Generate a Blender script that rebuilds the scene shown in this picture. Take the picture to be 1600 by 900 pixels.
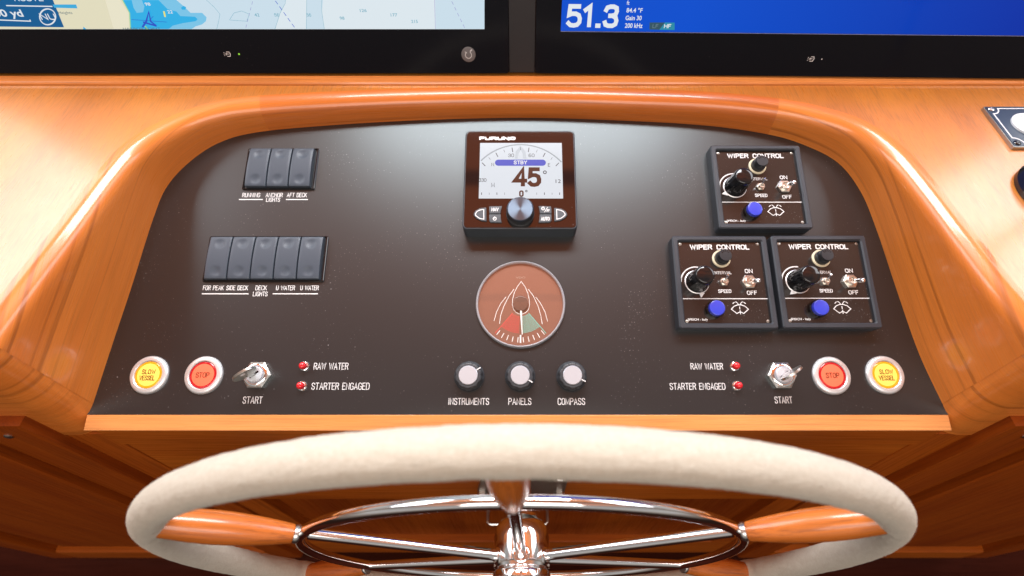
import bpy, math, random
from mathutils import Matrix, Vector, noise
random.seed(7)
R = math.radians
for o in list(bpy.data.objects): bpy.data.objects.remove(o)
scene = bpy.context.scene
COL = scene.collection

# ------------------------------------------------------------------ camera, light, exposure
H = 1.2                                   # eye point above the cabin sole, metres
PITCH = 54.0
cam = bpy.data.cameras.new('camera'); camo = bpy.data.objects.new('camera', cam); COL.objects.link(camo)
camo.location = (0, 0, H); camo.rotation_euler = (R(90 - PITCH), 0, 0)
cam.sensor_width = 36; cam.lens = 18.0; cam.shift_x = -15 / 1600
cam.clip_start = .01; cam.clip_end = 50
cam.dof.use_dof = True; cam.dof.focus_distance = .50; cam.dof.aperture_fstop = 4.5
scene.camera = camo
scene.view_settings.view_transform = 'Standard'; scene.view_settings.look = 'None'
scene.view_settings.exposure = -0.13; scene.view_settings.gamma = 1
scene.view_settings.use_curve_mapping = False

world = bpy.data.worlds.new('World'); scene.world = world; world.use_nodes = True
wn = world.node_tree; wn.nodes.clear()
def N(t, k, **kw):
    n = t.nodes.new(k)
    for a, b in kw.items():
        if a == 'inp':
            for i, v in b.items(): n.inputs[i].default_value = v
        else: setattr(n, a, b)
    return n
# cabin interior: varnished wood deckhead above, darker timber towards the sole
tc = N(wn, 'ShaderNodeTexCoord'); sx = N(wn, 'ShaderNodeSeparateXYZ'); wn.links.new(tc.outputs['Generated'], sx.inputs[0])
rp = N(wn, 'ShaderNodeValToRGB'); e = rp.color_ramp
mr = N(wn, 'ShaderNodeMapRange', inp={1: -1.0, 2: 1.0}); wn.links.new(sx.outputs['Z'], mr.inputs[0]); wn.links.new(mr.outputs[0], rp.inputs[0])
e.elements[0].position = 0.0; e.elements[0].color = (.03, .008, .005, 1)
e.elements[1].position = 1.0; e.elements[1].color = (1.30, .30, .08, 1)
for p, c in ((.38, (.02, .01, .007, 1)), (.5, (.25, .20, .17, 1)), (.60, (.48, .46, .44, 1)), (.78, (.28, .26, .25, 1)), (.93, (.95, .33, .13, 1))):
    q = e.elements.new(p); q.color = c
# dark beams across the deckhead
dv = N(wn, 'ShaderNodeMath', operation='DIVIDE'); mx = N(wn, 'ShaderNodeMath', operation='MAXIMUM', inp={1: .05})
wn.links.new(sx.outputs['Z'], mx.inputs[0]); wn.links.new(sx.outputs['Y'], dv.inputs[0]); wn.links.new(mx.outputs[0], dv.inputs[1])
ml = N(wn, 'ShaderNodeMath', operation='MULTIPLY_ADD', inp={1: 4.6, 2: .35}); wn.links.new(dv.outputs[0], ml.inputs[0])
fr = N(wn, 'ShaderNodeMath', operation='PINGPONG', inp={1: .5}); wn.links.new(ml.outputs[0], fr.inputs[0])
st = N(wn, 'ShaderNodeMapRange', inp={1: .05, 2: .09, 3: .3, 4: 1.0}); wn.links.new(fr.outputs[0], st.inputs[0])
up = N(wn, 'ShaderNodeMapRange', inp={1: .75, 2: .85}); wn.links.new(sx.outputs['Z'], up.inputs[0])
mb = N(wn, 'ShaderNodeMix', data_type='FLOAT', inp={2: 1.0}); wn.links.new(up.outputs[0], mb.inputs[0]); wn.links.new(st.outputs[0], mb.inputs[3])
cm = N(wn, 'ShaderNodeVectorMath', operation='SCALE'); wn.links.new(rp.outputs[0], cm.inputs[0]); wn.links.new(mb.outputs[0], cm.inputs['Scale'])
# deckhead glow dimmed and greyed above and behind the helm, darkening panel reflections
bk = N(wn, 'ShaderNodeMapRange', inp={1: -.02, 2: -.25, 3: 0., 4: 1.}); wn.links.new(sx.outputs['Y'], bk.inputs[0])
bf = N(wn, 'ShaderNodeMath', operation='MULTIPLY'); wn.links.new(bk.outputs[0], bf.inputs[0]); wn.links.new(up.outputs[0], bf.inputs[1])
bm = N(wn, 'ShaderNodeMix', data_type='RGBA', blend_type='MULTIPLY', inp={7: (.28, .62, 1.5, 1)}); wn.links.new(bf.outputs[0], bm.inputs[0]); wn.links.new(cm.outputs[0], bm.inputs[6])
bg = N(wn, 'ShaderNodeBackground', inp={1: 1.05}); wo = N(wn, 'ShaderNodeOutputWorld')
wn.links.new(bm.outputs[2], bg.inputs[0]); wn.links.new(bg.outputs[0], wo.inputs[0])

def area_lamp(name, loc, target, sx_, sy_, watts, col):
    l = bpy.data.lights.new(name, 'AREA'); l.shape = 'RECTANGLE'; l.size = sx_; l.size_y = sy_; l.energy = watts; l.color = col
    o = bpy.data.objects.new(name, l); COL.objects.link(o); o.location = loc
    o.rotation_euler = (Vector(target) - Vector(loc)).to_track_quat('-Z', 'Y').to_euler(); return o
area_lamp('side_window_light', (-1.45, .92, 2.0), (-.2, .3, .85), 1.15, .66, 17.5, (.93, .95, 1))
area_lamp('side_window_light', (1.45, .92, 1.98), (.2, .3, .85), 1.15, .66, 16, (.94, .95, 1))
area_lamp('panel_sheen_light', (0, .92, 2.12), (0, .42, .84), 1.15, .34, 37, (.95, .975, 1))  # overhead lamp placed and narrowed to give the panel its sheen
area_lamp('aft_fill_light', (0, -1.1, 2.2), (0, .3, .85), 1.7, .8, 20, (1, .95, .88))  # added fill from behind, brightens the arch, cabinets and rim underside

# ------------------------------------------------------------------ geometry of the place (millimetres, eye point = 0,0,0)
f_, cx_, cy_ = 800., 815., 450.
AL = math.atan(3.5); SA, CA = math.sin(AL), math.cos(AL); Z0 = 493.5
TH = R(PITCH); ST, CT = math.sin(TH), math.cos(TH)
INC = AL - TH                               # slope of the sunken control panel
def pp(px, py, h=0.0):
    "a point of the photograph -> millimetres on the control panel, h above its face"
    y = (cy_ - py) / f_; V = (y * (Z0 - h * SA) - h * CA) / (SA - y * CA)
    return ((px - cx_) * (Z0 + V * CA - h * SA) / f_, V)
def zoomer(x0, y0, k, h):
    return lambda a, b: pp(x0 + a / k, y0 + b / k, h)
MP = Matrix.Translation((0, Z0 * CT / 1000, H - Z0 * ST / 1000)) @ Matrix.Rotation(INC, 4, 'X')   # panel frame
def panel_world(X, V, h=0):                 # mm -> mm from the eye point
    return (X, Z0 * CT + V * math.cos(INC) - h * math.sin(INC), -Z0 * ST + V * math.sin(INC) + h * math.cos(INC))
def dash_z(Y): return -324 + .05 * (Y - 191)

# ------------------------------------------------------------------ mesh builder
class MB:
    def __init__(s): s.v = []; s.f = []; s.uv = None
    def add(s, vs, fs):
        n = len(s.v); s.v += [tuple(p) for p in vs]; s.f += [tuple(i + n for i in q) for q in fs]; return s
    def box(s, x0, y0, z0, x1, y1, z1, b=0.0):
        return s.slab([(x0, y0), (x1, y0), (x1, y1), (x0, y1)], z0, z1, b)
    def slab(s, poly, z0, z1, b=0.0, steps=2, bottom=True):
        "extruded polygon (counter-clockwise) whose top edge is rounded by b"
        rings = [(0, z0), (0, z1 - b)]
        for k in range(1, steps + 1):
            a = k / steps * math.pi / 2
            if b > 0: rings.append((b * (1 - math.cos(a)), z1 - b + b * math.sin(a)))
        n = len(poly); vs = []; fs = []
        for off, z in rings:
            q = inset(poly, off) if off > 1e-9 else poly
            vs += [(x, y, z) for x, y in q]
        for r in range(len(rings) - 1):
            for i in range(n):
                j = (i + 1) % n; fs.append((r * n + i, r * n + j, (r + 1) * n + j, (r + 1) * n + i))
        fs.append(tuple(range((len(rings) - 1) * n, len(rings) * n)))
        if bottom: fs.append(tuple(reversed(range(n))))
        return s.add(vs, fs)
    def frame(s, outer, inner, z0, z1, b=0.0, zi=None):
        "flat frame between two outlines of equal count, top edges chamfered by b, inner wall down to zi"
        n = len(outer); zi = z0 if zi is None else zi
        rings = [(outer, z0), (outer, z1 - b), (inset(outer, b) if b else outer, z1), (inset(inner, -b) if b else inner, z1), (inner, z1 - b), (inner, zi)]
        vs = [(x, y, z) for q, z in rings for x, y in q]; fs = []
        for r in range(5):
            for i in range(n):
                j = (i + 1) % n; fs.append((r * n + i, r * n + j, (r + 1) * n + j, (r + 1) * n + i))
        return s.add(vs, fs)
    def lathe(s, prof, n=32, c=(0, 0), rad=None, M=None, cap=True):
        vs = []; fs = []
        for (r, z) in prof:
            for i in range(n):
                a = 2 * math.pi * i / n; k = rad(a, r, z) if rad else r
                p = Vector((c[0] + k * math.cos(a), c[1] + k * math.sin(a), z)); vs.append(M @ p if M else p)
        m = len(prof)
        for r in range(m - 1):
            for i in range(n):
                j = (i + 1) % n; fs.append((r * n + i, r * n + j, (r + 1) * n + j, (r + 1) * n + i))
        if cap and prof[-1][0] > 0: fs.append(tuple(range((m - 1) * n, m * n)))
        if cap and prof[0][0] > 0: fs.append(tuple(reversed(range(n))))
        return s.add(vs, fs)
    def tube(s, path, rad, n=12, closed=False, cap=True):
        P = [Vector(p) for p in path]; m = len(P); vs = []; fs = []
        rr = rad if isinstance(rad, (list, tuple)) else [rad] * m
        t0 = (P[1] - P[0]).normalized(); up = Vector((0, 0, 1)) if abs(t0.z) < .9 else Vector((0, 1, 0))
        u = (up - t0 * up.dot(t0)).normalized()
        for i in range(m):
            a = P[(i - 1) % m] if (i > 0 or closed) else P[i]; b = P[(i + 1) % m] if (i < m - 1 or closed) else P[i]
            t = (b - a).normalized(); u = (u - t * u.dot(t)).normalized(); w = t.cross(u)
            for k in range(n):
                an = 2 * math.pi * k / n; vs.append(P[i] + (u * math.cos(an) + w * math.sin(an)) * rr[i])
        for i in range(m if closed else m - 1):
            j = (i + 1) % m
            for k in range(n):
                l = (k + 1) % n; fs.append((i * n + k, i * n + l, j * n + l, j * n + k))
        if cap and not closed: fs += [tuple(reversed(range(n))), tuple(range((m - 1) * n, m * n))]
        return s.add(vs, fs)
    def ribbon(s, pts, w, z, closed=False, caps=True):
        "flat stroke w wide lying at height z"
        P = [Vector((p[0], p[1])) for p in pts]; m = len(P); vs = []; fs = []
        for i in range(m):
            a = P[(i - 1) % m] if (i > 0 or closed) else P[i]; b = P[(i + 1) % m] if (i < m - 1 or closed) else P[i]
            d1 = (P[i] - a); d2 = (b - P[i]); d1 = d1.normalized() if d1.length > 1e-9 else d2.normalized(); d2 = d2.normalized() if d2.length > 1e-9 else d1
            t = (d1 + d2); t = t.normalized() if t.length > 1e-6 else d1
            nrm = Vector((-t.y, t.x)); k = max(.5, nrm.dot(Vector((-d1.y, d1.x))))
            e0 = e1 = Vector((0, 0))
            q = P[i]
            if caps and not closed:
                if i == 0: q = q - d2 * w * .35
                if i == m - 1: q = q + d1 * w * .35
            vs += [(*(q + nrm * w / 2 / k), z), (*(q - nrm * w / 2 / k), z)]
        for i in range(m if closed else m - 1):
            j = (i + 1) % m; fs.append((2 * i + 1, 2 * j + 1, 2 * j, 2 * i))
        return s.add(vs, fs)
    def flat(s, poly, z): return s.add([(x, y, z) for x, y in poly], [tuple(range(len(poly)))])
    def build(s, name, m, parent=None, matrix=None, angle=35, scale=.001, wn_=True):
        me = bpy.data.meshes.new(name); me.from_pydata([(x * scale, y * scale, z * scale) for x, y, z in s.v], [], s.f)
        me.materials.append(m); me.polygons.foreach_set('use_smooth', [True] * len(me.polygons))
        me.set_sharp_from_angle(angle=R(angle))
        if s.uv:
            l = me.uv_layers.new(name='UVMap')
            for lp in me.loops: l.data[lp.index].uv = s.uv[lp.vertex_index]
        o = bpy.data.objects.new(name, me); COL.objects.link(o)
        if len(s.f) < 6000 and wn_: w = o.modifiers.new('weighted', 'WEIGHTED_NORMAL'); w.keep_sharp = True; w.weight = 100
        if parent: o.parent = parent
        if matrix is not None: o.matrix_local = matrix
        return o
def inset(poly, d):
    n = len(poly); out = []
    for i in range(n):
        a, b, c = Vector(poly[i - 1]), Vector(poly[i]), Vector(poly[(i + 1) % n])
        d1 = (b - a).normalized(); d2 = (c - b).normalized()
        n1 = Vector((-d1.y, d1.x)); n2 = Vector((-d2.y, d2.x)); m = (n1 + n2)
        m = m.normalized() if m.length > 1e-6 else n1
        q = b + m * d / max(.4, m.dot(n1)); out.append((q.x, q.y))
    return out
def rrect(x0, y0, x1, y1, r, k=4):
    out = []
    for cx, cy, a0 in ((x1 - r, y0 + r, -90), (x1 - r, y1 - r, 0), (x0 + r, y1 - r, 90), (x0 + r, y0 + r, 180)):
        for i in range(k + 1):
            a = R(a0 + 90 * i / k); out.append((cx + r * math.cos(a), cy + r * math.sin(a)))
    return out
def arc(cx, cy, r, a0, a1, n=16, ry=None):
    ry = ry or r
    return [(cx + r * math.cos(R(a0 + (a1 - a0) * i / n)), cy + ry * math.sin(R(a0 + (a1 - a0) * i / n))) for i in range(n + 1)]

# engraved single-stroke lettering
def _o(x0, y0, x1, y1):
    w, h = (x1 - x0) / 2, (y1 - y0) / 2; r = min(w, h)
    return [(x0, y0 + r), (x0, y1 - r)] + arc(x0 + r, y1 - r, r, 180, 90, 4)[1:] + arc(x1 - r, y1 - r, r, 90, 0, 4) + [(x1, y0 + r)] + arc(x1 - r, y0 + r, r, 0, -90, 4)[1:] + arc(x0 + r, y0 + r, r, 270, 180, 4)
W_ = .5
GL = {
 'A': (.54, [[(0, 0), (.27, 1), (.54, 0)], [(.1, .33), (.44, .33)]]),
 'B': (.48, [[(0, 0), (0, 1), (.28, 1), (.42, .9), (.42, .62), (.3, .53), (.46, .42), (.46, .1), (.3, 0), (0, 0)], [(0, .53), (.3, .53)]]),
 'C': (W_, [[(.5, .75), (.48, .9), (.36, 1), (.14, 1), (.02, .9), (0, .75), (0, .25), (.02, .1), (.14, 0), (.36, 0), (.48, .1), (.5, .25)]]),
 'D': (W_, [[(0, 0), (0, 1), (.28, 1), (.44, .92), (.5, .75), (.5, .25), (.44, .08), (.28, 0), (0, 0)]]),
 'E': (.44, [[(.44, 1), (0, 1), (0, 0), (.44, 0)], [(0, .53), (.38, .53)]]),
 'F': (.42, [[(.42, 1), (0, 1), (0, 0)], [(0, .53), (.36, .53)]]),
 'G': (W_, [[(.5, .77), (.46, .92), (.34, 1), (.15, 1), (.03, .9), (0, .75), (0, .25), (.03, .1), (.15, 0), (.35, 0), (.47, .1), (.5, .25), (.5, .48), (.3, .48)]]),
 'H': (W_, [[(0, 0), (0, 1)], [(.5, 0), (.5, 1)], [(0, .53), (.5, .53)]]),
 'I': (.12, [[(.06, 0), (.06, 1)]]),
 'K': (W_, [[(0, 0), (0, 1)], [(.48, 1), (0, .4)], [(.14, .56), (.5, 0)]]),
 'L': (.42, [[(0, 1), (0, 0), (.42, 0)]]),
 'M': (.62, [[(0, 0), (0, 1), (.31, .15), (.62, 1), (.62, 0)]]),
 'N': (W_, [[(0, 0), (0, 1), (.5, 0), (.5, 1)]]),
 'O': (W_, [_o(0, 0, .5, 1)]),
 'P': (.48, [[(0, 0), (0, 1), (.32, 1), (.46, .9), (.48, .75), (.46, .58), (.32, .48), (0, .48)]]),
 'R': (W_, [[(0, 0), (0, 1), (.32, 1), (.46, .92), (.49, .77), (.46, .6), (.32, .52), (0, .52)], [(.3, .52), (.5, 0)]]),
 'S': (.48, [[(.47, .78), (.43, .93), (.32, 1), (.15, 1), (.03, .92), (.01, .77), (.05, .62), (.4, .42), (.47, .27), (.45, .1), (.33, 0), (.14, 0), (.02, .09), (0, .24)]]),
 'T': (.5, [[(0, 1), (.5, 1)], [(.25, 1), (.25, 0)]]),
 'U': (W_, [[(0, 1), (0, .22), (.05, .07), (.17, 0), (.33, 0), (.45, .07), (.5, .22), (.5, 1)]]),
 'V': (.54, [[(0, 1), (.27, 0), (.54, 1)]]),
 'W': (.74, [[(0, 1), (.18, 0), (.37, .9), (.56, 0), (.74, 1)]]),
 'Y': (.54, [[(0, 1), (.27, .5), (.54, 1)], [(.27, .5), (.27, 0)]]),
 ' ': (.3, []), '.': (.14, [[(.02, .0), (.12, .0)]]),
 '0': (W_, [_o(0, 0, .5, 1)]), '1': (.3, [[(0, .8), (.2, 1), (.2, 0)]]),
 '3': (.48, [[(.01, .8), (.06, .95), (.18, 1), (.32, 1), (.44, .93), (.46, .76), (.42, .6), (.3, .53), (.18, .53)], [(.3, .53), (.43, .45), (.48, .27), (.45, .09), (.33, 0), (.16, 0), (.04, .06), (0, .2)]]),
 '4': (.54, [[(.40, 0), (.40, 1), (0, .27), (.54, .27)]]),
 '5': (.48, [[(.44, 1), (.06, 1), (.03, .56), (.14, .62), (.3, .62), (.43, .54), (.48, .36), (.47, .18), (.38, .04), (.24, 0), (.1, .02), (0, .14)]]),
 '6': (.48, [[(.42, .95), (.3, 1), (.16, .98), (.04, .84), (0, .6), (0, .25), (.06, .06), (.2, 0), (.34, 0), (.46, .1), (.48, .3), (.44, .5), (.32, .58), (.16, .57), (.02, .42)]]),
}
def stroke_text(mb, s, x0, y0, x1, y1, w, z):
    "capitals drawn with one round cutter, fitted into the box"
    gap = .2; tot = sum(GL[c][0] + gap for c in s) - gap; k = (x1 - x0) / tot; h = y1 - y0; x = x0; i = 0
    for c in s:
        gw, st = GL[c]
        for ln in st:
            mb.ribbon([(x + a * k, y0 + b * h) for a, b in ln], w, z + .02 * (i % 3)); i += 1
        x += (gw + gap) * k
    return mb
def font_text(mb, s, x0, y0, x1, y1, z, bold=.0):
    cu = bpy.data.curves.new('t', 'FONT'); cu.body = s; cu.size = 1; cu.offset = bold; cu.resolution_u = 4
    o = bpy.data.objects.new('t', cu); me = o.to_mesh()
    xs = [v.co.x for v in me.vertices]; ys = [v.co.y for v in me.vertices]
    ax, bx, ay, by = min(xs), max(xs), min(ys), max(ys)
    mb.add([(x0 + (v.co.x - ax) / (bx - ax) * (x1 - x0), y0 + (v.co.y - ay) / (by - ay) * (y1 - y0), z) for v in me.vertices], [tuple(p.vertices) for p in me.polygons])
    o.to_mesh_clear(); bpy.data.objects.remove(o); bpy.data.curves.remove(cu)
    return mb

# ------------------------------------------------------------------ materials
def mat(name, col, rough=.5, metal=0, spec=.5, coat=0, coat_r=.05, ior=1.5, emit=None, es=0, sheen=0, bump=None, trans=0, sss=0, speck=None, aniso=0):
    m = bpy.data.materials.new(name); m.use_nodes = True; t = m.node_tree; b = t.nodes['Principled BSDF']
    b.inputs['Base Color'].default_value = (*col, 1); b.inputs['Roughness'].default_value = rough; b.inputs['Metallic'].default_value = metal
    b.inputs['Specular IOR Level'].default_value = spec; b.inputs['IOR'].default_value = ior
    b.inputs['Coat Weight'].default_value = coat; b.inputs['Coat Roughness'].default_value = coat_r
    b.inputs['Sheen Weight'].default_value = sheen; b.inputs['Transmission Weight'].default_value = trans
    b.inputs['Subsurface Weight'].default_value = sss; b.inputs['Subsurface Scale'].default_value = .003
    if emit: b.inputs['Emission Color'].default_value = (*emit, 1); b.inputs['Emission Strength'].default_value = es
    tc = t.nodes.new('ShaderNodeTexCoord')
    if speck:                                  # (scale, threshold, colour): dust and lint
        sc, th, sc_col = speck
        n = N(t, 'ShaderNodeTexNoise', inp={'Scale': sc, 'Detail': 2.0, 'Roughness': .6}); t.links.new(tc.outputs['Object'], n.inputs['Vector'])
        n2 = N(t, 'ShaderNodeTexNoise', inp={'Scale': sc * .02, 'Detail': 2.0}); t.links.new(tc.outputs['Object'], n2.inputs['Vector'])
        a = N(t, 'ShaderNodeMath', operation='MULTIPLY_ADD', inp={1: .25, 2: -.125}); t.links.new(n2.outputs[0], a.inputs[0])
        ad = N(t, 'ShaderNodeMath', operation='ADD'); t.links.new(n.outputs[0], ad.inputs[0]); t.links.new(a.outputs[0], ad.inputs[1])
        r = N(t, 'ShaderNodeMapRange', inp={1: th, 2: th + .03, 3: 0., 4: .75}); t.links.new(ad.outputs[0], r.inputs[0])
        mx = N(t, 'ShaderNodeMix', data_type='RGBA', inp={6: (*col, 1), 7: (*sc_col, 1)}); t.links.new(r.outputs[0], mx.inputs[0])
        t.links.new(mx.outputs[2], b.inputs['Base Color'])
    if bump:                                   # (scale, strength, distance)
        n = N(t, 'ShaderNodeTexNoise', inp={'Scale': bump[0], 'Detail': 3.0}); t.links.new(tc.outputs['Object'], n.inputs['Vector'])
        u = N(t, 'ShaderNodeBump', inp={'Strength': bump[1], 'Distance': bump[2]}); t.links.new(n.outputs[0], u.inputs['Height']); t.links.new(u.outputs[0], b.inputs['Normal'])
    return m
def wood(name, light, dark, along='Y', rough=.3, coat=.0, uv=False, fine=1.0, fig=1.0, coat_r=.08, seed=0, streak=.35, spec=.5, lines=0.0):
    m = bpy.data.materials.new(name); m.use_nodes = True; t = m.node_tree; b = t.nodes['Principled BSDF']
    tc = t.nodes.new('ShaderNodeTexCoord'); src = tc.outputs['UV' if uv else 'Object']
    ax = 'XYZ'.index('X' if uv else along)
    def mp(al, ac):
        s = [ac] * 3; s[ax] = al
        q = N(t, 'ShaderNodeMapping', inp={'Scale': s, 'Location': (seed, seed * .7, seed * .3)}); t.links.new(src, q.inputs['Vector']); return q
    a = N(t, 'ShaderNodeTexNoise', inp={'Scale': 1.0, 'Detail': 3.0, 'Roughness': .55, 'Distortion': .25}); t.links.new(mp(2.2 * fig, 16 * fig).outputs[0], a.inputs['Vector'])
    c = N(t, 'ShaderNodeTexNoise', inp={'Scale': 1.0, 'Detail': 3.0, 'Roughness': .6}); t.links.new(mp(14 * fine, 620 * fine).outputs[0], c.inputs['Vector'])
    d = N(t, 'ShaderNodeTexNoise', inp={'Scale': 1.0, 'Detail': 2.0, 'Distortion': .5}); t.links.new(mp(5 * fig, 75 * fig).outputs[0], d.inputs['Vector'])
    r1 = N(t, 'ShaderNodeMapRange', inp={1: .32, 2: .68}); t.links.new(a.outputs[0], r1.inputs[0])
    m1 = N(t, 'ShaderNodeMix', data_type='RGBA', inp={6: (*light, 1), 7: (*dark, 1)}); t.links.new(r1.outputs[0], m1.inputs[0])
    r2 = N(t, 'ShaderNodeMapRange', inp={1: .47, 2: .66, 3: 0., 4: streak}); t.links.new(c.outputs[0], r2.inputs[0])
    r3 = N(t, 'ShaderNodeMapRange', inp={1: .5, 2: .8, 3: 0., 4: .3}); t.links.new(d.outputs[0], r3.inputs[0])
    ad = N(t, 'ShaderNodeMath', operation='ADD', use_clamp=True); t.links.new(r2.outputs[0], ad.inputs[0]); t.links.new(r3.outputs[0], ad.inputs[1])
    if lines:                                  # long sparse growth-ring lines
        g1 = N(t, 'ShaderNodeTexNoise', inp={'Scale': 1.0, 'Detail': 1.0, 'Distortion': .15}); t.links.new(mp(.9, 130).outputs[0], g1.inputs['Vector'])
        g2 = N(t, 'ShaderNodeMapRange', inp={1: .60, 2: .72, 3: 0., 4: lines}); t.links.new(g1.outputs[0], g2.inputs[0])
        a2 = N(t, 'ShaderNodeMath', operation='ADD', use_clamp=True); t.links.new(ad.outputs[0], a2.inputs[0]); t.links.new(g2.outputs[0], a2.inputs[1]); ad = a2
    dk = tuple(q * .45 for q in dark)
    m2 = N(t, 'ShaderNodeMix', data_type='RGBA', inp={7: (*dk, 1)}); t.links.new(ad.outputs[0], m2.inputs[0]); t.links.new(m1.outputs[2], m2.inputs[6])
    t.links.new(m2.outputs[2], b.inputs['Base Color'])
    b.inputs['Roughness'].default_value = rough; b.inputs['Coat Weight'].default_value = coat; b.inputs['Coat Roughness'].default_value = coat_r
    b.inputs['Specular IOR Level'].default_value = spec
    rr = N(t, 'ShaderNodeMapRange', inp={1: .3, 2: .7, 3: rough * .8, 4: rough * 1.25}); t.links.new(c.outputs[0], rr.inputs[0]); t.links.new(rr.outputs[0], b.inputs['Roughness'])
    u = N(t, 'ShaderNodeBump', inp={'Strength': .12, 'Distance': .0002}); t.links.new(c.outputs[0], u.inputs['Height']); t.links.new(u.outputs[0], b.inputs['Normal'])
    return m
def flat_emit(name, col, s=1.0, rough=.15):
    return mat(name, tuple(c * .02 for c in col), rough, emit=col, es=s, spec=.5)

WL = (.64, .225, .030); WD = (.56, .20, .055)
M = {}
M['veneer'] = wood('cherry_veneer', WL, (.55, .175, .021), 'Y', rough=.32, coat=1.0, coat_r=.27, fig=.6, fine=1.5, streak=.42, spec=.7)
M['mould'] = wood('varnished_moulding', (.76, .235, .040), (.60, .155, .022), uv=True, rough=.30, coat=.45, coat_r=.10, streak=.2, fine=1.4, lines=.55, seed=3)
M['mould_arch'] = wood('varnished_arch', (.74, .215, .034), (.58, .14, .019), uv=True, rough=.30, coat=.45, coat_r=.10, streak=.2, fine=1.4, lines=.55, seed=9, fig=.8)  # near copy of the moulding wood, wall shading put into the colour
M['lip'] = wood('lip_wood', (.80, .33, .105), (.70, .26, .07), 'X', rough=.3, coat=.4, seed=5, fig=1.3)
M['bead'] = wood('bead_wood', (.84, .31, .08), (.70, .22, .05), 'X', rough=.25, coat=.5, seed=8)
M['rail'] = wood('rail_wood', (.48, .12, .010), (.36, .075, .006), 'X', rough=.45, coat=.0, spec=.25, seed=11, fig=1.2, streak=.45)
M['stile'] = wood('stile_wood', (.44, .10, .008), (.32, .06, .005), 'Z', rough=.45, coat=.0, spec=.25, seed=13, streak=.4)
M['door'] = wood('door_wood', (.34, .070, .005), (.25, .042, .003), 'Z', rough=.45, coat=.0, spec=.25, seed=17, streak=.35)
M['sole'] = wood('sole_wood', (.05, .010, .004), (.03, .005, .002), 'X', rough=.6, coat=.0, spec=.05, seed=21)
M['handle'] = wood('handle_wood', (.64, .185, .032), (.46, .11, .017), 'X', rough=.28, coat=.45, coat_r=.10, seed=23, fig=2.2, streak=.5)
M['panel'] = mat('brown_laminate', (.010, .0068, .0078), .33, spec=.80, ior=1.6, speck=(640, .716, (.32, .31, .31)), bump=(1400, .05, .0001))
M['panel'].node_tree.nodes['Principled BSDF'].inputs['Specular Tint'].default_value = (.84, .97, 1, 1)
M['ink'] = mat('white_engraving', (.70, .70, .70), .5)
M['black'] = mat('black_plastic', (.018, .020, .024), .38, speck=(900, .74, (.3, .3, .3)), bump=(2600, .15, .0001))
M['frame'] = mat('textured_black_frame', (.032, .037, .046), .42, bump=(2200, .3, .0002))
M['rocker'] = mat('slate_plastic', (.055, .070, .092), .42, spec=.4, bump=(2500, .1, .0001))
M['gloss'] = mat('gloss_black', (.008, .008, .009), .07, ior=1.55)
M['glass_black'] = mat('black_glass', (.006, .005, .006), .045, ior=1.75, speck=(700, .76, (.25, .25, .25)))
M['tft'] = mat('monitor_glass', (.0045, .0045, .0075), .14, ior=1.5, spec=.2, speck=(420, .765, (.12, .12, .12)))
M['plate'] = mat('wiper_plate', (.022, .018, .017), .16, ior=1.6, speck=(900, .735, (.4, .4, .4)))
M['chrome'] = mat('chrome', (.93, .93, .94), .09, 1.0)
M['steel'] = mat('worn_steel', (.60, .59, .57), .30, 1.0, bump=(900, .1, .0001))
M['dullsteel'] = mat('dull_steel', (.42, .43, .40), .35, 1.0, bump=(400, .3, .0004))
M['alu'] = mat('satin_aluminium', (.80, .80, .81), .34, .65)
M['knob_grey'] = mat('knob_grey', (.042, .046, .052), .42, bump=(2600, .15, .0001))
M['brushed'] = mat('spun_cap', (.62, .65, .70), .34, .45)
M['spun_dark'] = mat('spun_dark', (.30, .34, .40), .28, 1.0)
M['brass'] = mat('nickel_brass', (.74, .71, .65), .28, 1.0, bump=(1500, .2, .0002))
M['cream'] = mat('cream_ring', (.72, .64, .45), .45)
M['yellow'] = mat('yellow_lens', (.88, .64, .12), .30, emit=(1.0, .62, .06), es=.22, coat=.3)
M['amber'] = mat('amber_rim', (.75, .33, .01), .2, emit=(1, .4, .0), es=.1)
M['red'] = mat('red_lens', (.86, .16, .08), .30, emit=(1, .14, .06), es=.20, coat=.3)
M['red_rim'] = mat('red_rim', (.45, .008, .012), .2, emit=(.8, .01, .01), es=.06)
M['ruby'] = mat('ruby_lens', (.62, .008, .016), .12, coat=.5, emit=(.8, .01, .02), es=.08)
M['blue'] = mat('blue_cap', (.035, .055, .52), .28, coat=.3)
M['dark_ink'] = mat('dark_lens_print', (.16, .03, .006), .5)
M['fabric'] = mat('cream_suede', (.60, .555, .46), .95, spec=.1, sheen=.15, bump=(700, .5, .0008))
M['fuzz'] = mat('suede_fibre', (.56, .52, .44), .95, spec=.05, sheen=.1)
M['ring'] = mat('clear_plastic_ring', (.50, .50, .53), .3, .3, coat=.5)
M['gauge_face'] = mat('gauge_face', (.26, .115, .075), .35)  # brown ceiling reflection put into the face colour
M['gauge_ink'] = mat('gauge_ink', (.82, .78, .74), .5)
M['gauge_red'] = mat('gauge_red', (.60, .08, .06), .5)
M['gauge_green'] = mat('gauge_green', (.20, .46, .37), .5)
M['needle'] = mat('white_needle', (.88, .86, .82), .4)
M['hubcap'] = mat('brown_hub_disc', (.17, .09, .065), .25)
M['white'] = mat('white_plastic', (.80, .81, .82), .3)
M['navy'] = mat('navy_plate', (.035, .055, .085), .30, coat=.2)
M['smoke'] = mat('divider_laminate', (.018, .013, .014), .5)
m = bpy.data.materials.new('clear_cover'); m.use_nodes = True; t = m.node_tree; t.nodes.clear()
gl = N(t, 'ShaderNodeBsdfGlossy', inp={'Color': (1, 1, 1, 1), 'Roughness': .05}); tr = N(t, 'ShaderNodeBsdfTransparent', inp={0: (.97, .97, .97, 1)})
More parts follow.
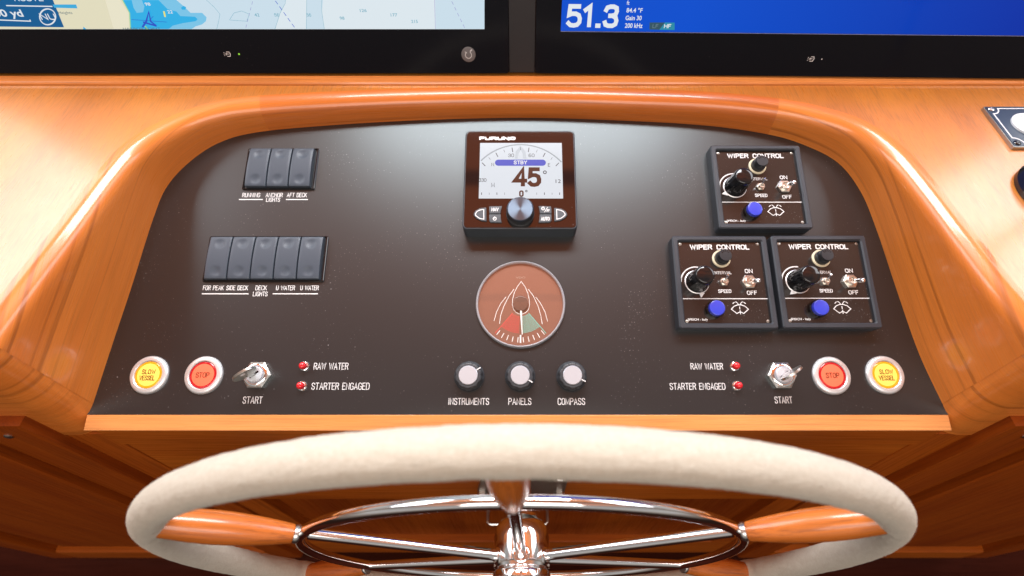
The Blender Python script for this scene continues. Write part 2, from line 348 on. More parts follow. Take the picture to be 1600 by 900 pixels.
fz = N(t, 'ShaderNodeFresnel', inp={'IOR': 1.75}); mxs = N(t, 'ShaderNodeMixShader'); ou = N(t, 'ShaderNodeOutputMaterial')
ge = N(t, 'ShaderNodeNewGeometry'); ir = N(t, 'ShaderNodeMapRange', inp={1: 0., 2: 1., 3: 1.7, 4: 1 / 1.7}); t.links.new(ge.outputs['Backfacing'], ir.inputs[0]); t.links.new(ir.outputs[0], fz.inputs['IOR'])
t.links.new(fz.outputs[0], mxs.inputs[0]); t.links.new(tr.outputs[0], mxs.inputs[1]); t.links.new(gl.outputs[0], mxs.inputs[2]); t.links.new(mxs.outputs[0], ou.inputs[0])
M['clear'] = m

t = M['fabric'].node_tree; b = t.nodes['Principled BSDF']; tc = N(t, 'ShaderNodeTexCoord')
n1_ = N(t, 'ShaderNodeTexNoise', inp={'Scale': 330., 'Detail': 5.0, 'Roughness': .7}); n2_ = N(t, 'ShaderNodeTexNoise', inp={'Scale': 1100., 'Detail': 3.0, 'Roughness': .7})
for q in (n1_, n2_): t.links.new(tc.outputs['Object'], q.inputs['Vector'])
ad = N(t, 'ShaderNodeMath', operation='ADD'); t.links.new(n1_.outputs[0], ad.inputs[0]); t.links.new(n2_.outputs[0], ad.inputs[1])
mr = N(t, 'ShaderNodeMapRange', inp={1: .8, 2: 1.2}); t.links.new(ad.outputs[0], mr.inputs[0])
mx = N(t, 'ShaderNodeMix', data_type='RGBA', inp={6: (.56, .505, .41, 1), 7: (.63, .59, .50, 1)}); t.links.new(mr.outputs[0], mx.inputs[0]); t.links.new(mx.outputs[2], b.inputs['Base Color'])
bu = N(t, 'ShaderNodeBump', inp={'Strength': .7, 'Distance': .0012}); t.links.new(ad.outputs[0], bu.inputs['Height']); t.links.new(bu.outputs[0], b.inputs['Normal'])

# ------------------------------------------------------------------ scene helpers
def tag(o, label=None, cat=None, group=None, kind=None):
    for k, v in (('label', label), ('category', cat), ('group', group), ('kind', kind)):
        if v: o[k] = v
    return o
def thing(name, label, cat, matrix, group=None):
    o = bpy.data.objects.new(name, None); o.empty_display_size = .01; COL.objects.link(o); o.matrix_world = matrix
    return tag(o, label, cat, group)
def on_panel(X, V, rot=0.0, h=0.0):
    return MP @ Matrix.Translation((X / 1000, V / 1000, h / 1000)) @ Matrix.Rotation(R(rot), 4, 'Z')
def copy_tree(o, matrix=None, parent=None):
    c = o.copy(); COL.objects.link(c)
    if parent: c.parent = parent
    if matrix is not None: c.matrix_world = matrix
    for ch in [q for q in bpy.data.objects if q.parent == o]: copy_tree(ch, None, c)
    return c

# ------------------------------------------------------------------ the dashboard
CB = Vector((0, 170, -1200))                                   # console base (mm)
console = thing('helm_console', 'varnished cherry wood helm dashboard with an arched rail framing its sunken brown switch panel', 'dashboard', Matrix.Translation((0, .17, 0)))
def wl(x, y, z): return (x - CB.x, y - CB.y, z - CB.z)
Lp = [(143, 645), (175, 540), (205, 450), (240, 340), (262, 290), (300, 250), (345, 222), (400, 207), (500, 197), (650, 188), (815, 184)]
Rp = [(960, 188), (1100, 196), (1200, 210), (1260, 228), (1310, 255), (1345, 300), (1370, 360), (1400, 450), (1435, 550), (1472, 643)]
ctrl = [pp(*q) for q in Lp + Rp]; ctrl[0] = (-388.0, -109); ctrl[-1] = (381.0, -109)
def catmull(P, k=8):
    out = []
    for i in range(len(P) - 1):
        p0, p1, p2, p3 = P[max(i - 1, 0)], P[i], P[i + 1], P[min(i + 2, len(P) - 1)]
        for j in range(k):
            t = j / k; out.append(tuple(.5 * ((2 * p1[a]) + (-p0[a] + p2[a]) * t + (2 * p0[a] - 5 * p1[a] + 4 * p2[a] - p3[a]) * t * t + (-p0[a] + 3 * p1[a] - 3 * p2[a] + p3[a]) * t ** 3) for a in (0, 1)))
    out.append(P[-1]); return out
arch = catmull(ctrl)
# path in plan (x, y, bottom z) from the left front corner round the arch to the right front corner
path = []
FY = 168.
for X in (-700, -600, -500): path.append((X, FY, -462))
yl = panel_world(*arch[0])[1]; yr = panel_world(*arch[-1])[1]
for i in range(9):
    a = R(90 * i / 8); path.append((-410 + 22 * math.sin(a), FY + 22 - 22 * math.cos(a), -462))
i_left_side = len(path)
for X, V in arch:
    x, y, z = panel_world(X, V, -22)
    if y < FY + 24: continue
    path.append((X, panel_world(X, V)[1], z))
for i in range(8, -1, -1):
    a = R(90 * i / 8); path.append((403 - 22 * math.sin(a), FY + 22 - 22 * math.cos(a), -462))
for X in (500, 600, 700): path.append((X, FY, -462))
n = len(path); FR = 13.0; FW = 5.0
def nrm(i):
    a, b = path[max(i - 1, 0)], path[min(i + 1, n - 1)]; d = Vector((b[0] - a[0], b[1] - a[1])).normalized()
    return Vector((-d.y, d.x))                                  # outward (left of the travel direction)
sec = []
for i, (x, y, zb) in enumerate(path):
    q = nrm(i); zt = lambda o: dash_z(y + q.y * o)
    row = [(0, zb), (0, zt(0) - FR - 6), (0, zt(0) - FR)] + [(FR * (1 - math.cos(R(a))), zt(0) - FR + FR * math.sin(R(a))) for a in (18, 36, 54, 72, 90)]
    row[-1] = (FR, zt(FR)); row += [(FR + FW, zt(FR + FW)), (FR + FW + .4, zt(FR + FW) - 1.0)]
    sec.append([(x + q.x * o, y + q.y * o, z) for o, z in row])
jl = min(range(n), key=lambda i: abs(path[i][0] + 268) + (0 if path[i][1] > 400 else 999))
jr = min(range(n), key=lambda i: abs(path[i][0] - 262) + (0 if path[i][1] > 400 else 999))
def sweep(i0, i1, name, m, label=None, shift=0.0):
    mb = MB(); uv = []; L = 0; k = len(sec[0])
    for i in range(i0, i1 + 1):
        if i > i0: L += (Vector(path[i][:2]) - Vector(path[i - 1][:2])).length
        c = 0
        for j, p in enumerate(sec[i]):
            if j: c += (Vector(p) - Vector(sec[i][j - 1])).length
            mb.v.append(wl(*p)); uv.append((L / 1000, c / 1000 + shift))
    for i in range(i1 - i0):
        for j in range(k - 1): mb.f.append((i * k + j, i * k + j + 1, (i + 1) * k + j + 1, (i + 1) * k + j))
    mb.uv = uv; o = mb.build(name, m, console, angle=40, wn_=False); 
    if label: o['label'] = label
    return o
M['mould_r'] = wood('varnished_moulding_right', (.78, .245, .042), (.62, .165, .024), uv=True, rough=.30, coat=.45, coat_r=.10, streak=.2, fine=1.4, lines=.55, seed=31, fig=.7)
sweep(0, jl, 'curved_rail', M['mould'], 'left side of the arched rail, streaky grain', .2)
sweep(jl, jr, 'arch_rail', M['mould_arch'], 'top piece of the arched rail, tinted slightly darker and redder for shade')
sweep(jr, n - 1, 'curved_rail', M['mould_r'], 'right side of the arched rail, paler grain', .5)
# veneered dash top: from the moulding outwards
mb = MB(); C0 = Vector((0, FY)); k = 0
rows = []
for i in range(n):
    p = Vector(sec[i][-1][:2]); p = Vector((p.x, max(p.y, FY)))
    if abs(p.x) > 470 and p.y < FY + 20: continue
    d = p - C0; s = 9e9
    if d.x: s = min(s, 900 / abs(d.x))
    if d.y > 1e-6: s = min(s, (520 - FY) / d.y)
    q = C0 + d * s; rows.append((p, q))
rows = [(Vector((-440, FY)), Vector((-900, FY)))] + rows + [(Vector((440, FY)), Vector((900, FY)))]
for p, q in rows:
    for s in (0, .25, .5, .75, 1):
        w = p.lerp(q, s); mb.v.append(wl(w.x, w.y, dash_z(w.y) - .35))
for i in range(len(rows) - 1):
    for j in range(4): mb.f.append((i * 5 + j, i * 5 + j + 1, (i + 1) * 5 + j + 1, (i + 1) * 5 + j))
mb.build('dash_top', M['veneer'], console)
# control panel plate
mb = MB(); poly = [(X * 1.008, V + (2 if V > 100 else 0)) for X, V in arch]
poly = [(-392, -118.6)] + poly[1:-1] + [(386, -118.6)]; poly.reverse()
def panel_local(p): w = panel_world(*p); return wl(*w)
plate = MB().slab(poly, -4, 0).build('control_panel', M['panel'], console, Matrix.Translation((0, -.17, 0)) @ MP)
# lip under the panel
MB().box(-391, -132.6, -14, 384, -118.6, .6, 1.0).build('front_lip', M['lip'], console, Matrix.Translation((0, -.17, 0)) @ MP)
# bead along the foot of the monitors
MB().add([wl(x, y, z) for x in (-900, 900) for y, z in ((487.5, dash_z(487) - 1), (487.5, dash_z(487) + 1.2), (488.5, dash_z(487) + 2.6), (491, dash_z(487) + 3.2), (499, dash_z(490) + 3.2))],
         [(0, 1, 6, 5), (1, 2, 7, 6), (2, 3, 8, 7), (3, 4, 9, 8)]).build('rear_bead', M['bead'], console)

# ---- cabinet front below
def vbox(name, x0, x1, z0, z1, yf, yb, m, parent, b=1.5, label=None):
    "board with its rounded face towards the helmsman (-Y)"
    mb = MB().box(x0, z0, -yb, x1, z1, -yf, b)
    mb.v = [wl(x, -z, y) for x, y, z in mb.v]
    o = mb.build(name, m, parent)
    if label: o['label'] = label
    return o
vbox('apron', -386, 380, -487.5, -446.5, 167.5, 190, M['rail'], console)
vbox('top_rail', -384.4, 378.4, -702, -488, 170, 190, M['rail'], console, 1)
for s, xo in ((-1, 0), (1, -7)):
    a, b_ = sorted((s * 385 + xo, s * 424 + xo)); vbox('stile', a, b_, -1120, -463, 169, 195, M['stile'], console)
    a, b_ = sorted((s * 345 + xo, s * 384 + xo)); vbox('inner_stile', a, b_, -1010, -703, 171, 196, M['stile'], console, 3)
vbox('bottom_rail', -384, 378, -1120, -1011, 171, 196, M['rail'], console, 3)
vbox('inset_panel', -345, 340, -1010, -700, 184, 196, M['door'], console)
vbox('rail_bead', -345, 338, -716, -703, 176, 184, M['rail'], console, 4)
vbox('plinth', -900, 900, -1200, -1121, 205, 215, M['sole'], console)
mb = MB(); 
pull = [wl(-47, 172, -766), wl(-47, 157, -766)] + [wl(-47 + 5 * (1 - math.cos(R(a))), 157 - 5 * math.sin(R(a)), -766) for a in (30, 60, 90)] + [wl(36 - 5 * (1 - math.cos(R(a))), 157 - 5 * math.sin(R(a)), -766) for a in (90, 60, 30)] + [wl(36, 157, -766), wl(36, 172, -766)]
MB().tube(pull, 2.2, 8).build('pull_handle', M['steel'], console)

def door(sgn, label):
    x0, x1 = (422, 900); xo = -7 if sgn > 0 else 0
    base = Vector((sgn * 660 + xo, 160, -1105))
    t = thing('cabinet_door', label, 'door', Matrix.Translation((base.x / 1000, base.y / 1000, H + base.z / 1000)))
    def part(name, a, b, z0, z1, yf, yb, m, bev):
        a, b = sorted((sgn * a + xo, sgn * b + xo)); mb = MB().box(a, z0, -yb, b, z1, -yf, bev)
        mb.v = [(x - base.x, -z - base.y, y - base.z) for x, y, z in mb.v]; return mb.build(name, m, t)
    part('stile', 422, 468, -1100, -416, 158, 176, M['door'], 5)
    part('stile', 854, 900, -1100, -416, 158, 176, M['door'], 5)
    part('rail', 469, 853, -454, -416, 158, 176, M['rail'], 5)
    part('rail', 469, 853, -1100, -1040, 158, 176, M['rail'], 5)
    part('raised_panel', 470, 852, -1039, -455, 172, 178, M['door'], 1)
    part('raised_panel_field', 512, 812, -1000, -495, 161, 174, M['door'], 8)
    mb = MB().lathe([(0, 0), (3.6, 0), (3.6, .8), (2.4, 1.6), (0, 1.6)], 16); mb.v = [(sgn * 447 + xo - base.x + x, -2 - z, -437 - base.z + y) for x, y, z in mb.v]
    sc = mb.build('screw', M['steel'], t)
door(-1, 'left cabinet door with a screw in its top corner, below the left wing')
door(1, 'right cabinet door with a screw in its top corner, below the right wing')
fl = MB().box(-1500, -600, -20, 1500, 900, 0).build('floor', M['sole']); tag(fl, kind='structure')

# ---- lettering engraved in the control panel (sub-parts of the plate)
def engraved(s, x0, y0, x1, y1, w=.66):
    mb = stroke_text(MB(), s, x0, y0, x1, y1, w, .08); return mb.build('lettering', M['ink'], plate)
engraved('RUNNING', -283.6, 96.1, -266, 100.4, .56); engraved('ANCHOR', -259.8, 96.1, -243, 100.4, .56); engraved('LIGHTS', -258.6, 91.0, -245, 95.0, .56)
engraved('AFT DECK', -238.2, 96.1, -218.4, 100.4, .56)
engraved('FOR PEAK', -306.8, -2.0, -287.2, 2.2, .56); engraved('SIDE DECK', -284.2, -2.0, -263.8, 2.2, .56); engraved('DECK', -256.2, -2.0, -245.6, 2.2, .56)
engraved('LIGHTS', -257.8, -8.0, -244.2, -3.9, .56); engraved('U WATER', -236.3, -2.0, -218.7, 2.2, .56); engraved('U WATER', -213, -2.0, -195.7, 2.2, .56)
for a, b_, y in ((-286.2, -262.8, 93.3), (-238.6, -217, 93.3), (-306.8, -262.7, -5.8), (-238.8, -196.1, -5.8)):
    MB().ribbon([(a, y), (b_, y)], 1.0, .08).build('engraved_line', M['ink'], plate)
engraved('RAW WATER', -191.6, -78, -160.2, -72.3); engraved('STARTER ENGAGED', -191.6, -96.2, -139.2, -90.5); engraved('START', -252.5, -108.6, -235.3, -102.9)
engraved('RAW WATER', 156.3, -77.9, 185.6, -72.6); engraved('STARTER ENGAGED', 135.6, -96.2, 185.8, -90.7); engraved('START', 229.8, -108.4, 245.2, -102.9)
engraved('INSTRUMENTS', -66.2, -109.7, -29.7, -104.2); engraved('PANELS', -11.7, -109.7, 8.6, -104.2); engraved('COMPASS', 33, -109.7, 57.3, -104.2)

# ------------------------------------------------------------------ rocker switches
def rocker_mesh():
    mb = MB(); nx, ny = 16, 34; w, h = 10.6, 21.6
    def z(x, y):
        q = 5.2 + 1.6 * (1 - (y / h) ** 2)
        for cy in (-14.3, 14.3):
            d = math.hypot(x, y - cy) / 5.3
            if d < 1: q -= 1.1 * math.cos(d * math.pi / 2) ** .8
        ex = max(0, abs(x) - w + .9) / .9; ey = max(0, abs(y) - h + .9) / .9
        return q - .7 * ex * ex - .7 * ey * ey
    xs = [-w + 2 * w * i / nx for i in range(nx + 1)]; xs[1] = -w + .5; xs[-2] = w - .5
    ys = [-h + 2 * h * i / ny for i in range(ny + 1)]; ys[1] = -h + .5; ys[-2] = h - .5
    for y in ys:
        for x in xs: mb.v.append((x, y, z(x, y)))
    for j in range(ny):
        for i in range(nx): a = j * (nx + 1) + i; mb.f.append((a, a + 1, a + nx + 2, a + nx + 1))
    rim = [(i, 0) for i in range(nx)] + [(nx, j) for j in range(ny)] + [(i, ny) for i in range(nx, 0, -1)] + [(0, j) for j in range(ny, 0, -1)]
    b = len(mb.v)
    for i, j in rim: mb.v.append((xs[i], ys[j], .6))
    m = len(rim)
    for k in range(m):
        i, j = rim[k]; i2, j2 = rim[(k + 1) % m]
        mb.f.append((b + k, b + (k + 1) % m, j2 * (nx + 1) + i2, j * (nx + 1) + i))
    return mb
sw0 = None
def rockers(xc0, yc, n, labels, group):
    global sw0
    for k in range(n):
        X = xc0 + 22.3 * k; mtx = on_panel(X, yc)
        if sw0 is None:
            sw0 = thing('rocker_switch', labels[k], 'switch', mtx, group)
            rocker_mesh().build('rocker', M['rocker'], sw0, angle=60)
            MB().box(-11.0, -22.2, 0, 11.0, 22.2, .5).build('switch_body', M['black'], sw0)
        else:
            c = copy_tree(sw0, mtx); c['label'] = labels[k]; c['group'] = group
rockers(-269.9, 127.4, 3, ['leftmost of the upper three slate rocker switches, above the word RUNNING', 'middle of the upper three slate rocker switches, above ANCHOR LIGHTS', 'rightmost of the upper three slate rocker switches, above AFT DECK'], 'rocker switches in the upper bank of three')
rockers(-294.3, 29.4, 5, ['leftmost of the lower five slate rocker switches, above FOR PEAK', 'slate rocker switch above SIDE DECK, second from left in the lower five', 'centre slate rocker switch of the lower five, above DECK LIGHTS', 'fourth slate rocker switch of the lower five, above the left U WATER', 'rightmost of the lower five slate rocker switches, above the right U WATER'], 'rocker switches in the lower bank of five')
def bezel(x0, y0, x1, y1, label):
    MB().frame(rrect(x0, y0, x1, y1, 1.2, 2), rrect(x0 + 1.8, y0 + 1.2, x1 - 1.8, y1 - 1.2, .6, 2), 0, 1.8, .5).build('switch_bezel', M['gloss'], console, Matrix.Translation((0, -.17, 0)) @ MP)['label'] = label
bezel(-284.8, 104.0, -211.0, 151.0, 'thin glossy black frame around the upper bank of three rocker switches')
bezel(-308.4, 6.0, -191.2, 53.0, 'thin glossy black frame around the lower bank of five rocker switches')

# ------------------------------------------------------------------ push buttons, lenses and rims given a faint glow
def push_button(X, V, word, lens, rim, label, group):
    t = thing('push_button', label, 'button', on_panel(X, V), group)
    MB().lathe([(17.4, 0), (17.4, 1.2), (16.6, 2.4), (15.2, 3.1), (13.2, 3.2), (12.5, 2.6), (12.3, .5)], 56).build('bezel_ring', M['alu'], t)
    MB().lathe([(12.3, .6), (12.2, 2.0), (11.4, 2.4), (10.8, 2.2)], 48).build('lens_rim', rim, t)
    MB().lathe([(10.8, 2.1), (9, 2.4), (5, 2.6), (0, 2.65)], 48).build('lens', lens, t, angle=60)
    mb = MB()
    if word == 'STOP': stroke_text(mb, 'STOP', -5.8, -2.1, 5.8, 2.1, .7, 2.8)
    else: stroke_text(mb, 'SLOW', -5.6, .8, 6.2, 4.6, .6, 2.8); stroke_text(mb, 'VESSEL', -7, -4.8, 6.6, -1.0, .6, 2.8)
    mb.build('lettering', M['dark_ink'], t)
gb = 'round engine push buttons in silver rings'
push_button(-341.6, -83.2, 'SLOW', M['yellow'], M['amber'], 'left yellow SLOW VESSEL push button in a silver ring, beside the left rail', gb)
push_button(-291.6, -83.4, 'STOP', M['red'], M['red_rim'], 'left red STOP push button in a silver ring, next to the left key switch', gb)
push_button(284.2, -83.8, 'STOP', M['red'], M['red_rim'], 'right red STOP push button in a silver ring, next to the right key switch', gb)
push_button(333.4, -83.2, 'SLOW', M['yellow'], M['amber'], 'right yellow SLOW VESSEL push button in a silver ring, beside the right rail', gb)

# ------------------------------------------------------------------ key switches with keys
def key_switch(X, V, label):
    t = thing('key_switch', label, 'key switch', on_panel(X, V), 'engine start key switches')
    MB().lathe([(13.2, 0), (13.2, 4.2), (11.6, 5.2), (9.6, 5.4), (9.4, 5.0)], 6).build('hex_nut', M['steel'], t, angle=20)
    MB().lathe([(10.6, 5.0), (10.6, 5.6), (9.6, 6.4), (8.4, 6.5), (7.8, 5.6), (7.4, 5.2)], 36).build('lock_collar', M['chrome'], t)
    MB().lathe([(7.4, 5.0), (7.3, 7.6), (6.6, 8.1), (0, 8.1)], 32).build('lock_barrel', M['brushed'], t)
    MB().box(-.9, -4.6, 8.1, .9, 4.6, 8.25).build('keyhole', M['gloss'], t, Matrix.Rotation(R(-52), 4, 'Z'))
def key(X, V, ang, tilt, label, m):
    "key standing in the lock: blade and oval bow, flat in the plane of its own x axis and the panel normal"
    t = thing('key', label, 'key', on_panel(X, V, ang) @ Matrix.Rotation(R(tilt), 4, 'Y'), 'keys left in the start switches')
    P = lambda u, s: (u, s)
    bow = [(10.8 * math.cos(R(a)), 20.5 + 8.6 * math.sin(R(a))) for a in range(-60, 241, 15)]
    poly = [(-2.8, 8.4), (2.8, 8.4), (3.0, 12)] + bow[:] + [(-3.0, 12)]
    mb = MB().slab(poly, -1.1, 1.1, .4); mb.v = [(x, -z, y) for x, y, z in mb.v]; mb.build('bow', m, t)
    mb = MB().lathe([(2.2, 1.12), (2.2, 1.3), (0, 1.35)], 16, (0, 24)); mb.v = [(x, -z, y) for x, y, z in mb.v] ; mb.build('key_hole', M['white'], t)
key_switch(-242.0, -83.4, 'left hexagonal start key switch, above the left START'); key_switch(237.6, -83.8, 'right hexagonal start key switch, above the right START')
key(-242.0, -83.4, 33, -6, 'worn dark flat key standing in the left start switch', M['dullsteel'])
key(237.6, -83.8, 33, 0, 'bright flat key seen nearly edge-on in the right start switch', M['steel'])

# ------------------------------------------------------------------ red indicator lamps
def indicator(X, V, label):
    t = thing('indicator_lamp', label, 'indicator light', on_panel(X, V), 'small red warning lamps')
    MB().lathe([(4.5, 0), (4.5, 1.0), (4.0, 1.7), (3.4, 1.9), (3.3, 1.4)], 28).build('collar', M['chrome'], t)
    MB().lathe([(3.3, 1.0), (3.3, 5.2), (3.0, 6.4), (2.2, 7.2), (1.1, 7.6), (0, 7.7)], 28).build('lens', M['ruby'], t, angle=60)
indicator(-200.3, -75.2, 'red indicator lamp to the left of the left RAW WATER'); indicator(-200.3, -93.2, 'red indicator lamp to the left of the left STARTER ENGAGED')
indicator(196.4, -75.3, 'red indicator lamp to the right of the right RAW WATER'); indicator(196.6, -93.0, 'red indicator lamp to the right of the right STARTER ENGAGED')

# ------------------------------------------------------------------ dimmer knobs
def dimmer(X, V, ang, label):
    t = thing('dimmer_knob', label, 'knob', on_panel(X, V), 'dimmer knobs with silver caps')
    fl_ = lambda a, r, z: r - (.75 * (.5 + .5 * math.cos(10 * a)) ** 2 if 2 < z < 11.5 and r > 9 else 0)
    MB().lathe([(13.9, 0), (13.9, 1.4), (13.2, 2.0), (13.1, 2.6), (12.5, 9.5), (11.6, 11.0), (10.6, 11.6), (8.6, 11.7)], 80, rad=fl_).build('knob_body', M['knob_grey'], t, angle=50)
    MB().lathe([(8.6, 11.2), (8.5, 12.3), (8.0, 12.7), (0, 12.7)], 48).build('silver_cap', M['brushed'], t)
    MB().box(8.7, -.55, 11.0, 12.9, .55, 12.0, .2).build('pointer', M['ink'], t, Matrix.Rotation(R(ang), 4, 'Z'))
dimmer(-47.9, -84.6, 32, 'silver capped dimmer knob above INSTRUMENTS'); dimmer(-1.3, -84.6, -30, 'silver capped dimmer knob above PANELS'); dimmer(45.7, -84.6, -26, 'silver capped dimmer knob above COMPASS')

# ------------------------------------------------------------------ rudder gauge
GX, GV = -1.0, -16.0
g = thing('rudder_gauge', 'round brown rudder angle gauge with boat outline and white needle, below the autopilot display', 'gauge', on_panel(GX, GV))
MB().lathe([(42.6, 0), (42.6, 2.6), (42.0, 3.8), (41.5, 4.2), (41.1, 3.4), (40.8, 3.6), (40.4, 3.0), (40.2, .8)], 96, cap=False).build('bezel_ring', M['ring'], g)
MB().lathe([(40.5, .9), (0, .9)], 96, cap=False).build('gauge_face', M['gauge_face'], g)
def gp(a, b): X, V = zoomer(680, 400, 3.6, 1)(a, b); return (X - GX, V - GV)
mb = MB()
mb.ribbon([gp(*q) for q in ((484, 143), (462, 172), (444, 208), (435, 245), (434, 275), (440, 300), (455, 318), (482, 330), (510, 318), (525, 300), (531, 275), (529, 245), (521, 208), (505, 172))], .55, 1.0, True)
for q in (((443, 187), (415, 225), (385, 285), (368, 335), (362, 380)), ((398, 231), (370, 265), (345, 315), (331, 365)), ((524, 187), (552, 225), (580, 285), (594, 335), (602, 382)), ((566, 231), (592, 265), (618, 315), (632, 367))):
    mb.ribbon([gp(*p) for p in q], .55, 1.0)
mb.build('boat_outline', M['gauge_ink'], g)
mb = MB()
for k in range(10):
    a = 233 + k * 8.25; 
    if k in (5,): pass
    mb.ribbon([(32.5 * math.cos(R(a)), 32.5 * math.sin(R(a))), (37.0 * math.cos(R(a)), 37.0 * math.sin(R(a)))], .75, 1.0)
mb.ribbon([(0, -30.5), (0, -37.2)], 1.4, 1.02); mb.build('scale_ticks', M['gauge_ink'], g)
for nm, a0, a1, mm in (('port_sector', 230, 267, 'gauge_red'), ('starboard_sector', 273, 310, 'gauge_green')):
    mb = MB()
    for k in range(17): mb.ribbon(arc(0, 0, 12.5 + k * .98, a0, a1, 12), .52, 1.0, caps=False)
    e = a0 if a0 < 250 else a1
    mb.ribbon([(12 * math.cos(R(e)), 12 * math.sin(R(e))), (37 * math.cos(R(e)), 37 * math.sin(R(e)))], .8, 1.04); mb.build(nm, M[mm], g)
font_text(MB(), 'VDO', -4.6, 25.2, 4.6, 27.2, 1.0, .01).build('lettering', mat('faint_ink', (.42, .27, .2), .5), g)
mb = MB().slab([(-.6, 0), (-.9, -10), (-.35, -30), (.35, -30), (.9, -10), (.6, 0)][::1], 2.6, 3.0); mb.build('needle', M['needle'], g, Matrix.Rotation(R(3), 4, 'Z'))
MB().lathe([(7.2, 1.6), (7.2, 3.0), (6.6, 3.3), (0, 3.3)], 40).build('needle_hub', M['hubcap'], g)
MB().lathe([(40.7, 3.4), (30, 3.9), (15, 4.2), (0, 4.3)], 96, cap=False).build('cover_glass', M['clear'], g, angle=80)

# ------------------------------------------------------------------ autopilot display
AX, AV = -1.5, 106.6
ap = thing('autopilot_display', 'square autopilot control head with lit compass screen reading 45 degrees and a large knob', 'display', on_panel(AX, AV))
out = rrect(-55.4, -53.8, 55.2, 53.8, 4.5)
MB().slab(out, 0, 19.4, 1.6, 3).build('housing', M['frame'], ap)
MB().slab(rrect(-53.9, -52.2, 53.7, 52.2, 3.6), 19.2, 19.75, .25).build('front_glass', M['glass_black'], ap)
az = zoomer(700, 190, 4.5, 20)
def A(a, b): X, V = az(a, b); return (X - AX, V - AV)
scr = flat_emit('autopilot_screen_white', (.80, .86, .93), .95)
x0, y0 = A(216, 540); x1, y1 = A(800, 150)
sc = MB().box(x0, y0, 19.8, x1, y1, 20.0).build('screen', scr, ap)
E_ = {k: flat_emit('display_' + k, c, s) for k, c, s in (('brown', (.10, .030, .015), 1), ('grey', (.22, .25, .28), 1), ('pale', (.62, .68, .74), 1), ('blue', (.09, .12, .62), 1), ('text', (.9, .92, .95), 1), ('dark', (.02, .02, .03), .6), ('ring', (.38, .43, .47), 1))}
def sub(mb, mm, name='screen_graphic'):
    o = mb.build(name, mm, sc); o['kind'] = 'stuff'; return o
def seg(pts, w, z, mm, **k): return sub(MB().ribbon([A(*p) for p in pts], w, z, **k), mm)
cxr, cyr, rad = 510, 560, 402                            # dial centre in the close-up's pixels
def onarc(a, r): return (cxr + r * math.cos(R(a)), cyr - r * math.sin(R(a)))
mb = MB(); mb.ribbon([A(*onarc(a, 398)) for a in range(44, 137, 3)], 1.3, 20.05); sub(mb, E_['ring'])
mb = MB()
for k in range(-5, 6):
    a = 90 + k * 9.0; r0 = 352 if k % 2 else 362
    mb.ribbon([A(*onarc(a, r0)), A(*onarc(a, 380))], .7 if abs(k) in (1, 5) or k % 3 == 0 else .35, 20.1)
for xx in (236, 290, 344, 398, 624, 678, 732, 785): mb.ribbon([A(xx, 500), A(xx, 514)], .6 if xx in (236, 344, 678, 785) else .3, 20.1)
sub(mb, E_['dark'])
sub(MB().flat([A(*q) for q in ((470, 262), (476, 210), (510, 168), (545, 210), (552, 262), (530, 262), (524, 225), (510, 200), (497, 225), (490, 262))][::-1], 20.1), E_['pale'])
bx0, by0 = A(330, 311); bx1, by1 = A(688, 268); sub(MB().slab(rrect(bx0, by0, bx1, by1, (by1 - by0) / 2 - .01, 5), 20.1, 20.25), E_['blue'])
def atext(s, a0, b1, a1, b0, mm, w=.55, z=20.2):
    p = A(a0, b1); q = A(a1, b0); return stroke_text(MB(), s, p[0] + w / 2, p[1] + w / 2, q[0] - w / 2, q[1] - w / 2, w, z).build('lettering', mm, sc)
atext('STBY', 462, 302, 557, 275, E_['text'], .8, 20.4)
atext('45', 455, 460, 655, 322, E_['brown'], 4.3); sub(MB().ribbon([A(681 + 10 * math.cos(R(a)), 357 - 10 * math.sin(R(a))) for a in range(0, 360, 24)], .8, 20.2, True), E_['dark'])
atext('0', 500, 530, 532, 484, E_['brown'], 1.5); sub(MB().ribbon([A(551 + 6 * math.cos(R(a)), 489 - 6 * math.sin(R(a))) for a in range(0, 360, 30)], .6, 20.2, True), E_['dark'])
atext('30', 423, 250, 464, 226, E_['dark'], .42); atext('60', 567, 250, 608, 226, E_['dark'], .42); atext('N', 305, 314, 324, 290, E_['dark'], .42); atext('E', 703, 318, 718, 293, E_['dark'], .42)
atext('330', 217, 424, 270, 399, E_['dark'], .42); font_text(MB(), '12', *A(757, 432), *A(793, 407), 20.2, .0).build('lettering', E_['dark'], sc); atext('M', 303, 462, 329, 430, E_['grey'], .6)
p = A(222, 128); q = A(472, 107); stroke_text(MB(), 'FURUNO', p[0] + .4, p[1] + .5, q[0] - .4, q[1] - .5, 1.55, 19.85).build('brand_lettering', M['white'], ap)
def key_poly(pts): q = [A(*p) for p in pts]; return q
M['btn'] = mat('grey_rubber', (.045, .052, .062), .45)
def ap_button(pts, art):
    poly = key_poly(pts); poly = poly if sum((poly[i][0] - poly[i - 1][0]) * (poly[i][1] + poly[i - 1][1]) for i in range(len(poly))) < 0 else poly[::-1]
    b = MB().slab(poly, 19.5, 21.2, .6).build('button', M['btn'], ap)
    mb = MB(); art(mb); mb.build('symbol', M['ink'], b)
Lp_ = [(270, 606), (272, 704), (235, 700), (200, 684), (182, 664), (180, 650), (192, 630), (222, 612)]
Rp_ = [(745, 608), (747, 704), (790, 698), (822, 682), (838, 662), (838, 652), (826, 632), (795, 614)]
ap_button(Lp_, lambda mb: mb.ribbon([A(*p) for p in ((252, 622), (252, 690), (222, 684), (196, 664), (194, 652), (206, 634), (228, 625))], .8, 21.3, True))
ap_button(Rp_, lambda mb: mb.ribbon([A(*p) for p in ((763, 622), (765, 690), (796, 682), (822, 662), (822, 652), (810, 636), (790, 627))], .8, 21.3, True))
